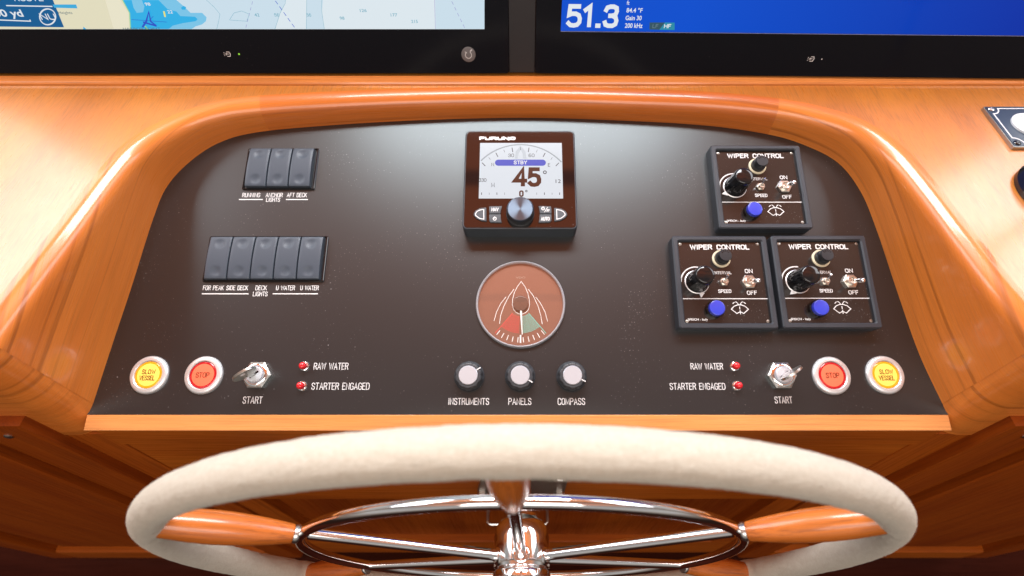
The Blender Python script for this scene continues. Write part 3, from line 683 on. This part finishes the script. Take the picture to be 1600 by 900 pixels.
def tx(s, a0, b1, a1, b0): 
    def f(mb): p = A(a0, b1); q = A(a1, b0); stroke_text(mb, s, p[0], p[1], q[0], q[1], .75, 21.3)
    return f
ap_button([(290, 598), (380, 596), (374, 622), (370, 650), (290, 650)], tx('NAV', 308, 632, 354, 611))
def powr(cx, cy, r): 
    def f(mb): mb.ribbon([A(cx + r * math.cos(R(a)), cy - r * math.sin(R(a))) for a in range(-240, 61, 20)], .7, 21.3); mb.ribbon([A(cx, cy - r - 3), A(cx, cy - 1)], .7, 21.34)
    return f
ap_button([(290, 655), (370, 655), (372, 680), (378, 714), (300, 712), (290, 700)], powr(329, 686, 11))
def slash(mb):
    powr(668, 615, 10)(mb); mb.ribbon([A(678, 640), A(700, 606)], .6, 21.3); mb.ribbon([A(694, 636), A(700, 622), A(712, 624), A(706, 634), A(697, 632)], .7, 21.36)
ap_button([(634, 596), (722, 598), (728, 615), (728, 650), (644, 650), (642, 622)], slash)
ap_button([(644, 655), (728, 655), (727, 700), (716, 712), (636, 714), (642, 680)], tx('AUTO', 655, 698, 712, 676))
kx, kv = A(508, 640)[0], 68.0 - AV + 1.0
fl2 = lambda a, r, z: r - (.35 * (.5 + .5 * math.cos(60 * a)) if 20.5 < z < 29 else 0)
kn = MB().lathe([(13.6, 19.6), (13.6, 21.0), (13.2, 21.2), (13.1, 28.6), (12.9, 29.2)], 240, (kx, kv), rad=fl2).build('rotary_knob', M['black'], ap, angle=50)
# spun metal face: very fine concentric ridges catch the light in wedges
def spun_mat(name, col, rough):
    m = mat(name, col, rough, 1.0); t = m.node_tree; b = t.nodes['Principled BSDF']
    b.inputs['Anisotropic'].default_value = .85
    tn = N(t, 'ShaderNodeTangent', direction_type='RADIAL', axis='Z'); t.links.new(tn.outputs[0], b.inputs['Tangent']); return m
M['spun'] = spun_mat('spun_knob_face', (.12, .16, .21), .30); M['spun_light'] = spun_mat('spun_cap_light', (.86, .84, .84), .35)
MB().lathe([(12.9, 0), (12.3, 1.0), (11.6, 1.5), (0, 1.5)], 96).build('knob_face', M['spun'], kn, Matrix.Translation((kx / 1000, kv / 1000, .0292)))

# ------------------------------------------------------------------ wiper controls
def wiper(X, V, label):
    t = thing('wiper_control', label, 'control unit', on_panel(X, V), 'square wiper control units')
    o = rrect(-45.7, -45.7, 45.7, 45.7, 2.5, 3); i_ = rrect(-40.0, -40.3, 40.2, 40.6, 1.2, 3)
    MB().frame(o, i_, 0, 13, 1.2, 9).build('frame', M['frame'], t)
    fp = MB().slab(rrect(-40.3, -40.6, 40.5, 40.9, 1.2, 3), 8.6, 9.6).build('faceplate', M['plate'], t); z = 9.68
    def tb(s, x0, y0, x1, y1, w=.035):
        if s.startswith('SPEICH'): mb = font_text(MB(), s, x0, y0, x1, y1, z, w)
        else: q = (y1 - y0) * (.2 if y1 - y0 > 5 else .17); mb = stroke_text(MB(), s, x0 + q / 2, y0 + q / 2, x1 - q / 2, y1 - q / 2, q, z)
        mb.build('lettering', M['ink'], fp)
    tb('WIPER', -28.2, 32.6, -6.6, 37.9, .04); tb('CONTROL', -2.4, 32.6, 29.3, 37.9, .04)
    tb('ON', 22.0, 8.8, 29.5, 13.0, .03); tb('OFF', 21.5, -12.6, 31.0, -8.4, .03); tb('INTERVAL', -7.8, 7.8, 9.2, 10.8, .03); tb('SPEED', -5.4, -10.7, 7.0, -7.2, .035)
    tb('SPEICH - Italy', -36.4, -37.9, -17.8, -35.2, .02)
    MB().ribbon([(-39.4, -16.3), (40.0, -16.3)], .8, z).build('printed_line', M['ink'], fp)
    mb = MB(); ix, iy = 13.0, -25.5
    mb.ribbon([(ix + a, iy + b) for a, b in ((-3.2, -5), (-8, -1), (-5, 2), (-1.8, 3.2), (1.8, 3.2), (5, 2), (8, -1), (3.2, -5))], .75, z)
    mb.ribbon([(ix - 3.2, iy - 5), (ix, iy - 3.4)], .7, z + .05); mb.ribbon([(ix + 3.2, iy - 5), (ix, iy - 3.4)], .7, z + .08)
    mb.ribbon([(ix, iy - 5.6), (ix, iy - 2.2)], .7, z + .11); mb.ribbon([(ix, iy - .8), (ix, iy + 1.4)], .7, z + .03)
    for s in (-1, 1):
        mb.ribbon([(ix + s * .8, iy + 3.6), (ix + s * 2.2, iy + 5.6), (ix + s * 3.2, iy + 6.1)], .65, z + .05); mb.ribbon([(ix + s * 4.4, iy + 5.8), (ix + s * 6.0, iy + 4.4)], .65, z)
    mb.build('washer_symbol', M['ink'], fp)
    MB().ribbon(arc(-24.6, 0, 15.0, 82, 178, 18), 1.2, z).build('dial_arc', M['ink'], fp)
    for sx_, sy_ in ((-37.4, 38.2), (37.6, 38.2), (-37.4, -38), (37.6, -38)):
        MB().lathe([(1.5, 9.6), (1.5, 10.0), (0, 10.3)], 12, (sx_, sy_)).build('screw', M['dullsteel'], t)
    # big fluted knob
    k0 = MB().lathe([(11.7, 9.7), (11.7, 10.2), (11.2, 10.6), (10.6, 10.7)], 48, (-24.6, 0)).build('knob_skirt', M['alu'], t)
    MB().slab([(-24.6 - 13.8, -7.5), (-24.6 - 8, -9.5), (-24.6 - 9.5, -4)], 9.8, 10.6).build('skirt_pointer', M['white'], k0)
    fl3 = lambda a, r, z: r - (.6 * (.5 + .5 * math.cos(16 * a)) ** 3 if 12 < z < 31 and r > 8 else 0)
    kb = MB().lathe([(10.9, 10.6), (10.9, 11.6), (10.3, 12.4), (9.2, 31), (8.9, 32.2), (8.7, 32.6)], 96, (-24.6, 0), rad=fl3).build('rotary_knob', M['gloss'], t, angle=45)
    MB().lathe([(8.7, 32.5), (8.3, 33.5), (7.2, 33.9), (5, 34.3), (0, 34.6)], 48, (-24.6, 0)).build('knob_cap', M['gloss'], kb, angle=60)
    # fuse holder
    MB().lathe([(8.7, 9.7), (8.7, 10.8), (8.0, 11.4), (7.0, 11.4), (6.6, 10.4)], 36, (.6, 23)).build('fuse_collar', M['cream'], t)
    fc = MB().lathe([(6.8, 10.2), (6.8, 15), (6.1, 15.8), (6.0, 16.2), (6.2, 16.6), (6.2, 20.8), (5.6, 21.8), (0, 21.9)], 36, (.6, 23)).build('fuse_cap', M['black'], t)
    mb = MB()
    for q in range(5): a = 40 + q * 25; mb.ribbon([(.6 + 3.2 * math.cos(R(a)), 23 + 3.2 * math.sin(R(a))), (.6 + 4.8 * math.cos(R(a)), 23 + 4.8 * math.sin(R(a)))], .5, 22.0)
    mb.build('cap_marks', M['gloss'], fc)
    # toggles
    def toggle(x, y, rn, zb, tip, rt):
        nt = MB().lathe([(rn, 9.6), (rn, zb - .5), (rn * .9, zb), (rn * .66, zb)], 6, (x, y)).build('toggle_nut', M['brass'], t, angle=20)
        MB().lathe([(rn * .66, zb - 1), (rn * .66, zb + 2.2), (rn * .6, zb + 2.6), (rn * .44, zb + 2.6), (rn * .4, zb + .6), (0, zb + .6)], 24, (x, y)).build('toggle_collar', M['brass'], nt)
        a = Vector((x, y, zb)); b = Vector(tip); P = [a.lerp(b, s) for s in (0, .2, .5, .8, .93, 1.0)]
        MB().tube(P, [rt * .55, rt * .6, rt * .8, rt, rt, rt * .5], 16).build('toggle_lever', M['chrome'], t, angle=50)
    toggle(.8, 0, 4.4, 11.6, (.6, 3.4, 22), 1.3)
    toggle(24.4, 0, 7.2, 12.4, (25.4, -4.2, 28.5), 2.3)
    # washer button
    bc = MB().lathe([(8.4, 9.6), (8.4, 13.6), (7.8, 14.4), (7.2, 14.4)], 40, (-11, -27)).build('button_collar', M['gloss'], t)
    MB().lathe([(7.3, 12), (7.3, 17.2), (6.9, 17.9), (6.2, 18.2), (0, 18.3)], 40, (-11, -27)).build('washer_button', M['blue'], t)
    return t
w0 = wiper(237.8, 102.1, 'topmost WIPER CONTROL unit, standing alone above the other two')
for X, V, lb in ((190.7, 3.1, 'lower left WIPER CONTROL unit of the pair side by side'), (286.3, 3.5, 'lower right WIPER CONTROL unit of the pair, nearest the right rail')):
    c = copy_tree(w0, on_panel(X, V)); c['label'] = lb
    # each knob is set differently
    for ch in [q for q in bpy.data.objects if q.parent == c and q.name.startswith(('rotary_knob', 'knob_skirt'))]:
        P = Vector((-.0246, 0, 0)); ch.matrix_local = Matrix.Translation(P) @ Matrix.Rotation(R(25 if X > 200 else 70), 4, 'Z') @ Matrix.Translation(-P)

# ------------------------------------------------------------------ monitors
LEAN = R(16); BZ = -304.
def mon_l(px, py, Y=501.0):                # photograph -> mm on the left monitor's glass
    y = (cy_ - py) / f_; d = (CT + y * ST, -(ST - y * CT)); cl, sl = math.cos(LEAN), math.sin(LEAN)
    t = (Y * cl - BZ * sl) / (d[0] * cl - d[1] * sl); return ((px - cx_) / f_ * t, (d[1] * t - BZ) / cl + BZ)
YAW = R(-1.12)
def mon_r(px, py):                         # right monitor, turned slightly towards the helm
    y = (cy_ - py) / f_; x = (px - cx_) / f_; d = (x, CT + y * ST, -(ST - y * CT))
    cw, sw_ = math.cos(YAW), math.sin(YAW); u = lambda a, b: (a * cw + b * sw_, -a * sw_ + b * cw)
    d2 = u(d[0], d[1]); o2 = u(14, 501); cl, sl = math.cos(LEAN), math.sin(LEAN)
    t = (o2[1] * cl - BZ * sl) / (d2[1] * cl - d[2] * sl); return (d2[0] * t - o2[0], (d[2] * t - BZ) / cl + BZ)
def monitor(origin, yaw, x0, x1, sx0, sx1, sz0, scr_mat, label):
    mt = Matrix.Translation((origin[0] / 1000, origin[1] / 1000, H + BZ / 1000)) @ Matrix.Rotation(yaw, 4, 'Z') @ Matrix.Rotation(R(90) - LEAN, 4, 'X')
    t = thing('monitor', label, 'monitor', mt, 'chartplotter monitors behind the dashboard')
    MB().slab(rrect(x0, 0, x1, 290, 3), -45, -1.2, .5).build('housing', M['black'], t)
    MB().slab(rrect(x0, 0, x1, 290, 2.5), -1.1, 0, .4).build('front_glass', M['tft'], t)
    s = MB().box(sx0, sz0 - BZ, .02, sx1, 274, .12).build('screen', scr_mat, t)
    return t, s
chart = flat_emit('chart_white', (.80, .90, .96), .95, .08)
sx1, sz0 = mon_l(757, 45.5)
ml_, msc = monitor((0, 501), 0, -620, -13.2, -590, sx1, sz0, chart, 'left monitor showing a nautical chart, its round power button at the lower right')
CE = {k: flat_emit('chart_' + k, c, .95, .08) for k, c in (('land', (.84, .80, .58)), ('land2', (.90, .86, .66)), ('green', (.30, .72, .35)), ('shoal', (.03, .48, .88)), ('mid', (.22, .62, .90)), ('pale', (.66, .82, .93)), ('line', (.24, .50, .62)), ('banner', (.0, .115, .32)), ('cyan', (.05, .45, .80)), ('ship', (.03, .09, .62)), ('violet', (.30, .26, .62)), ('text', (.85, .9, .95)), ('dark', (.10, .18, .22)), ('yellow', (.9, .85, .2)))}
msc_z = [0.15]
def chart_poly(pts, mm, name='chart_area'):
    msc_z[0] += .03; q = [mon_l(*p) for p in pts]; q = [(a, b - BZ) for a, b in q]
    if sum((q[i][0] - q[i - 1][0]) * (q[i][1] + q[i - 1][1]) for i in range(len(q))) > 0: q = q[::-1]
    return MB().flat(q, msc_z[0]).build(name, CE[mm], msc)
def chart_line(pts, w, mm, closed=False, name='chart_line'):
    msc_z[0] += .02; q = [mon_l(*p) for p in pts]; return MB().ribbon([(a, b - BZ) for a, b in q], w, msc_z[0], closed, False).build(name, CE[mm], msc)
def chart_text(s, px0, py1, px1, py0, mm, bold=0):
    msc_z[0] += .08; a = mon_l(px0, py1); b = mon_l(px1, py0)
    if bold and all(c in GL for c in s): w = (b[1] - a[1]) * .17; return stroke_text(MB(), s, a[0] + w / 2, a[1] - BZ + w / 2, b[0] - w / 2, b[1] - BZ - w / 2, w, msc_z[0]).build('chart_lettering', CE[mm], msc)
    return font_text(MB(), s, a[0], a[1] - BZ, b[0], b[1] - BZ, msc_z[0], bold).build('chart_lettering', CE[mm], msc)
B_ = 45.2
chart_poly([(-180, -260), (440, -260), (452, -100), (446, 0), (440, 10), (436, 25), (431, 38), (429, B_), (-180, B_)], 'pale')
chart_poly([(322, -260), (323, 0), (336, 12), (343, 22), (341, 32), (338, B_), (430, B_), (438, 20), (447, 0), (450, -260)], 'pale')
chart_poly([(478, -260), (480, 0), (478, B_), (507, B_), (503, 18), (505, 0), (510, -260)], 'pale'); chart_poly([(660, -260), (680, 0), (681, B_), (757, B_), (757, -260)], 'pale')
chart_poly([(180, -260), (255, -260), (276, 0), (290, 12), (298, 20), (316, 20), (323, 27), (322, 33), (316, 38), (306, 41), (300, B_), (204, B_), (202, 20), (190, 0)], 'mid')
chart_poly([(190, 0), (248, 0), (262, 14), (276, 18), (282, 25), (305, 26), (309, 30), (306, 33), (286, 36), (270, 40), (264, B_), (205, B_), (203, 20)], 'shoal')
chart_poly([(206, 0), (222, 0), (226, 10), (224, 19), (214, 20), (209, 12)], 'mid'); chart_poly([(283, 12), (287, 9), (291, 11), (290, 15), (285, 15)], 'shoal')
chart_poly([(-180, -260), (170, -260), (192, 0), (203, 20), (204, B_), (-180, B_)], 'land'); chart_poly([(120, -260), (165, -260), (188, 0), (201, 20), (202, B_), (178, B_), (165, 0)], 'land2')
chart_line([(191, -60), (192, 0), (203, 20), (204.5, B_)], .9, 'green')
for L in ([(322, -40), (323, 0), (336, 12), (344, 22), (342, 33), (339, B_)], [(447, -40), (446, 5), (438, 20), (430, B_)], [(480, -40), (479, B_)], [(503, -40), (503, 18), (507, B_)], [(359, 31), (366, 20), (378, 17), (390, 22), (386, 33), (359, 31)]): chart_line(L, .35, 'line')
for k in range(6): chart_line([(424 + k * 6.5, -8 + k * 9), (428 + k * 6.5, -2.5 + k * 9)], .6, 'ship')
for k in range(5): chart_line([(395 - k * 2.3, 2 + k * 9), (394 - k * 2.3, 7 + k * 9)], .35, 'violet'); chart_line([(706 + k * 4.4, 2 + k * 9), (708.5 + k * 4.4, 7 + k * 9)], .4, 'violet')
chart_line([(678, -40), (680.5, B_)], .3, 'violet')
for s, x, y in (('42', 402, 23), ('56', 433, 23), ('56', 483, 23), ('98', 535, 28), ('126', 568, 16), ('177', 616, 23), ('215', 648, 33), ('98', 232, 6), ('22', 267, 18)):
    chart_text(s, x - 1.6 * len(s), y + 2.5, x + 1.6 * len(s), y - 2.5, 'line' if x > 300 else 'text', .015)
chart_line([(207, 30), (262, 34)], .4, 'ship'); chart_line([(224, 42), (230, 33), (234, 18), (237, 33), (246, 40)], 1.6, 'ship'); chart_line([(225, 34), (246, 40)], 1.6, 'ship'); chart_line([(235, 31), (241, 25)], .4, 'ship'); chart_line([(257.5, 17), (259.5, 26)], 1.6, 'yellow')
chart_line([(228, 40), (232, 45)], 1.5, 'green'); chart_poly([(132, 41), (137, 45.1), (132, 45.1)], 'cyan')
chart_poly([(-180, -60), (66, -60), (85, 0), (102, 42), (-180, 39)], 'banner'); chart_poly([(84, 6.5), (121, 6.5), (123, 12.5), (87, 11.5)], 'cyan')
chart_line([(12, 8.2), (84, 9.5)], 1.0, 'text'); chart_line([(0, 30.5), (50, 32.5)], 1.0, 'text'); chart_line([(50, 33), (49, 30)], 1.0, 'text')
chart_text('500 yd', -12, 29, 34, 14, 'text', .02); chart_text('NU', 68, 30.5, 86, 20.5, 'text', .02); chart_text('ROUTE', 26, 1.2, 67, -7, 'text', .02); chart_text('Heights', 95, 22.5, 114, 17, 'dark', .0)
chart_line([(77 + 12.4 * math.cos(R(a)), 25.6 + 12.4 * math.sin(R(a))) for a in range(0, 360, 15)], 1.1, 'text', True)
chart_text('HARBOR POINT', 195, 48.5 - 3.4, 252, 42.4, 'dark', .0)
# buttons and icons on the left bezel
bx, bz = mon_l(732, 85); pb = MB().lathe([(7.3, 0), (7.3, .4), (6.7, .8), (0, .8)], 40).build('power_button', mat('button_grey', (.16, .145, .145), .35), ml_, Matrix.Translation((bx / 1000, (bz - BZ) / 1000, 0)))
mb = MB(); mb.ribbon(arc(0, -.4, 3.2, 55, -235, 18), .7, .9); mb.ribbon([(-3.2, 2.6), (-1.6, 1.6)], .7, .92); mb.ribbon([(2.2, 3.2), (3.6, 4.6)], 1.2, .92); mb.build('symbol', M['ink'], pb)
def port_icon(px, py, fn, parent, X0=0):
    x, z = fn(px, py); z -= BZ; mb = MB()
    mb.ribbon([(x - .3, z + 2.0), (x + 2.6, z + 2.0), (x + 3.2, z), (x + 2.4, z - 2.2), (x - .5, z - 2.2)], .6, .03); mb.ribbon([(x - 1.6, z + .1), (x + 1.4, z + .1)], .55, .05); mb.ribbon([(x - .8, z + 1.0), (x - .8, z - 1.0)], .5, .07)
    for s in (-1.4, 0, 1.4): mb.ribbon([(x - 3.2, z + s), (x - 2.7, z + s)], .5, .03)
    mb.build('port_symbol', M['white'], parent)
port_icon(355, 84.5, mon_l, ml_)
x, z = mon_l(373.5, 84.5); MB().lathe([(.8, 0), (.8, .1), (0, .2)], 12).build('status_light', flat_emit('green_led', (.35, .8, .05), 1.2), ml_, Matrix.Translation((x / 1000, (z - BZ) / 1000, 0)))
# right monitor
sb = bpy.data.materials.new('sounder_blue'); sb.use_nodes = True; t = sb.node_tree; b = t.nodes['Principled BSDF']
tc = N(t, 'ShaderNodeTexCoord'); sp = N(t, 'ShaderNodeSeparateXYZ'); t.links.new(tc.outputs['Object'], sp.inputs[0])
mr = N(t, 'ShaderNodeMapRange', inp={1: .15, 2: .56}); t.links.new(sp.outputs[0], mr.inputs[0])
mm_ = N(t, 'ShaderNodeMix', data_type='RGBA', inp={6: (.0, .082, .66, 1), 7: (.0, .018, .34, 1)}); t.links.new(mr.outputs[0], mm_.inputs[0])
t.links.new(mm_.outputs[2], b.inputs['Emission Color']); b.inputs['Emission Strength'].default_value = 1.0; b.inputs['Base Color'].default_value = (.0, .002, .01, 1); b.inputs['Roughness'].default_value = .14; b.inputs['Specular IOR Level'].default_value = .3
sx0, sz0 = mon_r(876, 48.3)
mr_, rsc = monitor((14, 501), YAW, 0, 606, sx0, 582, sz0, sb, 'right monitor showing a blue depth sounder page with the reading 51.3')
def rtext(s, px0, py1, px1, py0, mm, bold=0, z=.2):
    a = mon_r(px0, py1); b = mon_r(px1, py0)
    if all(c in GL for c in s): w = (b[1] - a[1]) * .19; return stroke_text(MB(), s, a[0] + w / 2, a[1] - BZ + w / 2, b[0] - w / 2, b[1] - BZ - w / 2, w, z).build('sounder_lettering', mm, rsc)
    return font_text(MB(), s, a[0], a[1] - BZ, b[0], b[1] - BZ, z, bold).build('sounder_lettering', mm, rsc)
rtext('51.3', 884, 43, 969, 7, CE['text'], .03); rtext('ft', 979, 7.5, 984, 1, CE['text'], .01); rtext('84.4 °F', 978.5, 19.5, 1004.5, 12.3, CE['text'], .02)
rtext('Gain 30', 977, 31.5, 1003, 24.5, CE['text'], .02); rtext('200 kHz', 976, 43.5, 1004.5, 36.3, CE['text'], .02)
def rpoly(pts, mm, z, name='sounder_tag'):
    q = [mon_r(*p) for p in pts]; q = [(a, b - BZ) for a, b in q][::-1]; return MB().flat(q, z).build(name, mm, rsc)
rpoly([(1015, 35), (1039, 35), (1030, 46.5), (1014.5, 46)], flat_emit('tag_grey', (.03, .09, .13), 1), .2); rpoly([(1039, 35), (1054, 35.3), (1054, 46.8), (1030, 46.5)], flat_emit('tag_teal', (.02, .27, .40), 1), .22)
rtext('LF', 1019, 43.8, 1029, 37.5, flat_emit('tag_text', (.12, .2, .25), 1), .02, .3); rtext('HF', 1037, 44, 1049, 37.5, CE['text'], .02, .3)
for k in range(1): 
    a = mon_r(876, 48.6); b2 = mon_r(1600, 57.3)
    MB().box(a[0], a[1] - BZ - .5, .0, 582, a[1] - BZ - .05, .3).build('screen_edge', mat('screen_edge', (.25, .28, .5), .3), mr_)
port_icon(1267, 92, mon_r, mr_)
x, z = mon_r(1284, 92.5); MB().lathe([(.6, 0), (.6, .1), (0, .2)], 12).build('status_light', M['white'], mr_, Matrix.Translation((x / 1000, (z - BZ) / 1000, 0)))
dvp = MB().box(-13.0, 0, -30, 13.8, 290, -2.5, .5).build('divider_strip', M['smoke'], None, Matrix.Translation((0, .501, H + BZ / 1000)) @ Matrix.Rotation(R(90) - LEAN, 4, 'X'))
tag(dvp, 'narrow dark grey strip filling the gap between the two monitors', 'trim strip')

# ------------------------------------------------------------------ things on the right wing
MD = lambda X, Y: Matrix.Translation((X / 1000, Y / 1000, H + dash_z(Y) / 1000)) @ Matrix.Rotation(math.atan(.05), 4, 'X')
ps = thing('switch_plate', 'navy blue square plate with white border and round button on the right wing', 'switch plate', MD(491.5, 419))
MB().slab(rrect(-29.5, -29.5, 29.5, 29.5, 1, 2), -.2, 3.2, .6).build('plate_edge', M['dullsteel'], ps)
MB().slab(rrect(-28.6, -28.6, 28.6, 28.6, 1, 2), 3.2, 3.8, .2).build('plate', M['navy'], ps)
c_ = 25.5; pts = []
for sx_, sy_, a0, a1 in ((1, 1, 270, 180), (-1, 1, 0, -90), (-1, -1, 90, 0), (1, -1, 180, 90)): pts += arc(sx_ * c_, sy_ * c_, 8, a0, a1, 6)
MB().ribbon(pts, 1.3, 3.9, True).build('white_border', M['ink'], ps)
MB().lathe([(16, 3.8), (16, 5.6), (14.5, 7.0), (11, 7.4), (10.6, 6.4)], 48).build('button_ring', M['white'], ps)
bt = MB().lathe([(10.6, 5), (10.4, 6.8), (0, 7.0)], 40).build('button', M['alu'], ps)
for sx_ in (-1, 1):
    for sy_ in (-1, 1):
        MB().lathe([(3.2, 3.8), (3.2, 4.4), (2.2, 5.0), (1, 5.0), (0, 4.6)], 20, (sx_ * 24.6, sy_ * 24.6)).build('screw', M['steel'] if sy_ > 0 else M['gloss'], ps)
lv = thing('throttle_lever', 'black round throttle lever base with wooden knob at the right edge', 'lever', MD(477, 332))
MB().lathe([(38, 0), (38, 4), (34, 9), (24, 13), (10, 15), (0, 15)], 48).build('base', M['gloss'], lv)
MB().tube([(4, 0, 10), (8, 6, 60), (12, 14, 105)], 5, 14).build('arm', M['chrome'], lv)
MB().lathe([(0, -20), (9, -17), (16, -8), (18, 0), (15, 10), (9, 17), (0, 20)], 28).build('grip', M['handle'], lv, Matrix.Translation((.013, .016, .120)))

# ------------------------------------------------------------------ steering wheel
WC = Vector((0, 81.4, -534.1)); ROT = 1.6
WM = Matrix.Translation((0, WC.y / 1000, H + WC.z / 1000)) @ Matrix.Rotation(R(90.8), 4, 'X') @ Matrix.Rotation(R(ROT), 4, 'Z')
sw = thing('steering_wheel', 'large six spoked steering wheel with cream suede rim cover, wooden handles and chrome inner ring', 'steering wheel', WM)
RR, RT = 300.3, 12.35
mb = MB(); n1, n2 = 760, 56
hd = [R(30 + 60 * k) for k in range(6)]
for i in range(n1):
    a = 2 * math.pi * i / n1; ca, sa = math.cos(a), math.sin(a)
    for j in range(n2):
        b = 2 * math.pi * j / n2; p = Vector((ca * (RR + RT * math.cos(b)), sa * (RR + RT * math.cos(b)), RT * math.sin(b)))
        d = .35 * noise.noise(p * .05) + .30 * noise.noise(p * .22) + .22 * noise.noise(p * .8)
        for h in hd:                                   # the cover is pinched where a handle enters
            q = abs((a - h + math.pi) % (2 * math.pi) - math.pi) * RR
            if q < 34 and math.cos(b) < .3: d -= 1.3 * math.exp(-((q - 15) / 7) ** 2) * (.3 - math.cos(b))
        rr = RT + d
        mb.v.append((ca * (RR + rr * math.cos(b)), sa * (RR + rr * math.cos(b)), rr * math.sin(b)))
for i in range(n1):
    k = (i + 1) % n1
    for j in range(n2): l = (j + 1) % n2; mb.f.append((i * n2 + j, k * n2 + j, k * n2 + l, i * n2 + l))
rimo = mb.build('rim_cover', M['fabric'], sw, angle=180)
fz = MB()
for i in range(70000):                                 # short nap of the suede
    a = random.uniform(R(-20), R(200)); b = random.uniform(0, 2 * math.pi); ca, sa = math.cos(a), math.sin(a)
    nn = Vector((ca * math.cos(b), sa * math.cos(b), math.sin(b))); p = Vector((ca * RR, sa * RR, 0)) + nn * (RT - .1)
    t1 = Vector((-sa, ca, 0)); d = (nn + Vector((random.gauss(0, .6), random.gauss(0, .6), random.gauss(0, .6)))).normalized() * random.uniform(.45, 1.0)
    if nn.dot(d) < .1: continue
    s = nn.cross(d); s = (s.normalized() if s.length > 1e-5 else t1) * .06
    fz.v += [tuple(p - s), tuple(p + s), tuple(p + d)]; q = len(fz.v); fz.f.append((q - 3, q - 2, q - 1))
fo = fz.build('suede_nap', M['fuzz'], sw, angle=180); fo['kind'] = 'stuff'
MB().tube([(196.1 * math.cos(R(a)), 196.1 * math.sin(R(a)), -1.4) for a in range(0, 360, 2)], 4.7, 24, True).build('inner_ring', M['chrome'], sw, angle=180)
MB().lathe([(0, -34), (14, -34), (15, -30), (20.5, -27), (24.6, -21), (26.2, -12), (26.4, 8), (25.6, 12.5), (24.0, 13.4), (24.0, 14.6), (26.0, 16), (26.6, 22), (25.4, 32), (20, 38), (9, 41), (0, 41.5)], 64).build('hub', M['chrome'], sw, angle=50)
MB().lathe([(9.5, -104), (9.5, -33)], 32).build('shaft', M['steel'], sw)
sp_m = MB().tube([(22, 0, 4), (30, 0, 3.6), (192, 0, -1.2)], [6.2, 4.9, 4.6], 20)
sp_m.lathe([(8.2, 0), (8.0, 3), (5.2, 5)], 24, M=Matrix.Translation((22.5, 0, 4)) @ Matrix.Rotation(R(90), 4, 'Y'))
hp = [(6.4, 0), (7.0, .6), (7.2, 2), (8.6, 12), (10.2, 26), (11.4, 42), (11.8, 56), (11.4, 70), (10.4, 82), (9.6, 92)]
hm = MB().lathe([(r, 203 + s) for r, s in hp], 32, M=Matrix.Rotation(R(90), 4, 'Y'))
fm = MB().lathe([(6.0, 198.5), (6.9, 199.5), (6.9, 201.5), (6.2, 203.2)], 28, M=Matrix.Rotation(R(90), 4, 'Y'))
first = None
for k in range(6):
    mtx = Matrix.Rotation(R(30 + 60 * k), 4, 'Z')
    if first is None:
        first = [sp_m.build('spoke', M['chrome'], sw, mtx, angle=50), hm.build('handle', M['handle'], sw, mtx, angle=50)]
        first.append(fm.build('ferrule', M['steel'], first[1], None, angle=50))
    else:
        a = first[0].copy(); COL.objects.link(a); a.matrix_local = mtx
        b = first[1].copy(); COL.objects.link(b); b.matrix_local = mtx
        c = first[2].copy(); COL.objects.link(c); c.parent = b
# shaft bracket on the cabinet front
br = thing('shaft_bracket', 'small worn metal bracket with bolts on the cabinet front, behind the wheel shaft', 'bracket', Matrix.Translation((0, .167, H - .62)) @ Matrix.Rotation(R(90), 4, 'X'))
MB().slab([(-54, -30), (-40, -34), (30, -34), (52, -30), (52, 40), (30, 92), (-26, 92), (-44, 40)], -2, 3.5, .8).build('flange', M['dullsteel'], br)
MB().lathe([(24, 3), (24, 10), (20, 16), (14, 18)], 40, (0, 86)).build('bearing_boss', M['dullsteel'], br)
for x, y in ((-47, -22), (45, -22), (-34, 40), (42, 40)):
    MB().lathe([(6.5, 3.4), (6.5, 7.5), (5.4, 9), (0, 9.6)], 6, (x, y)).build('bolt', M['steel'], br, angle=25)
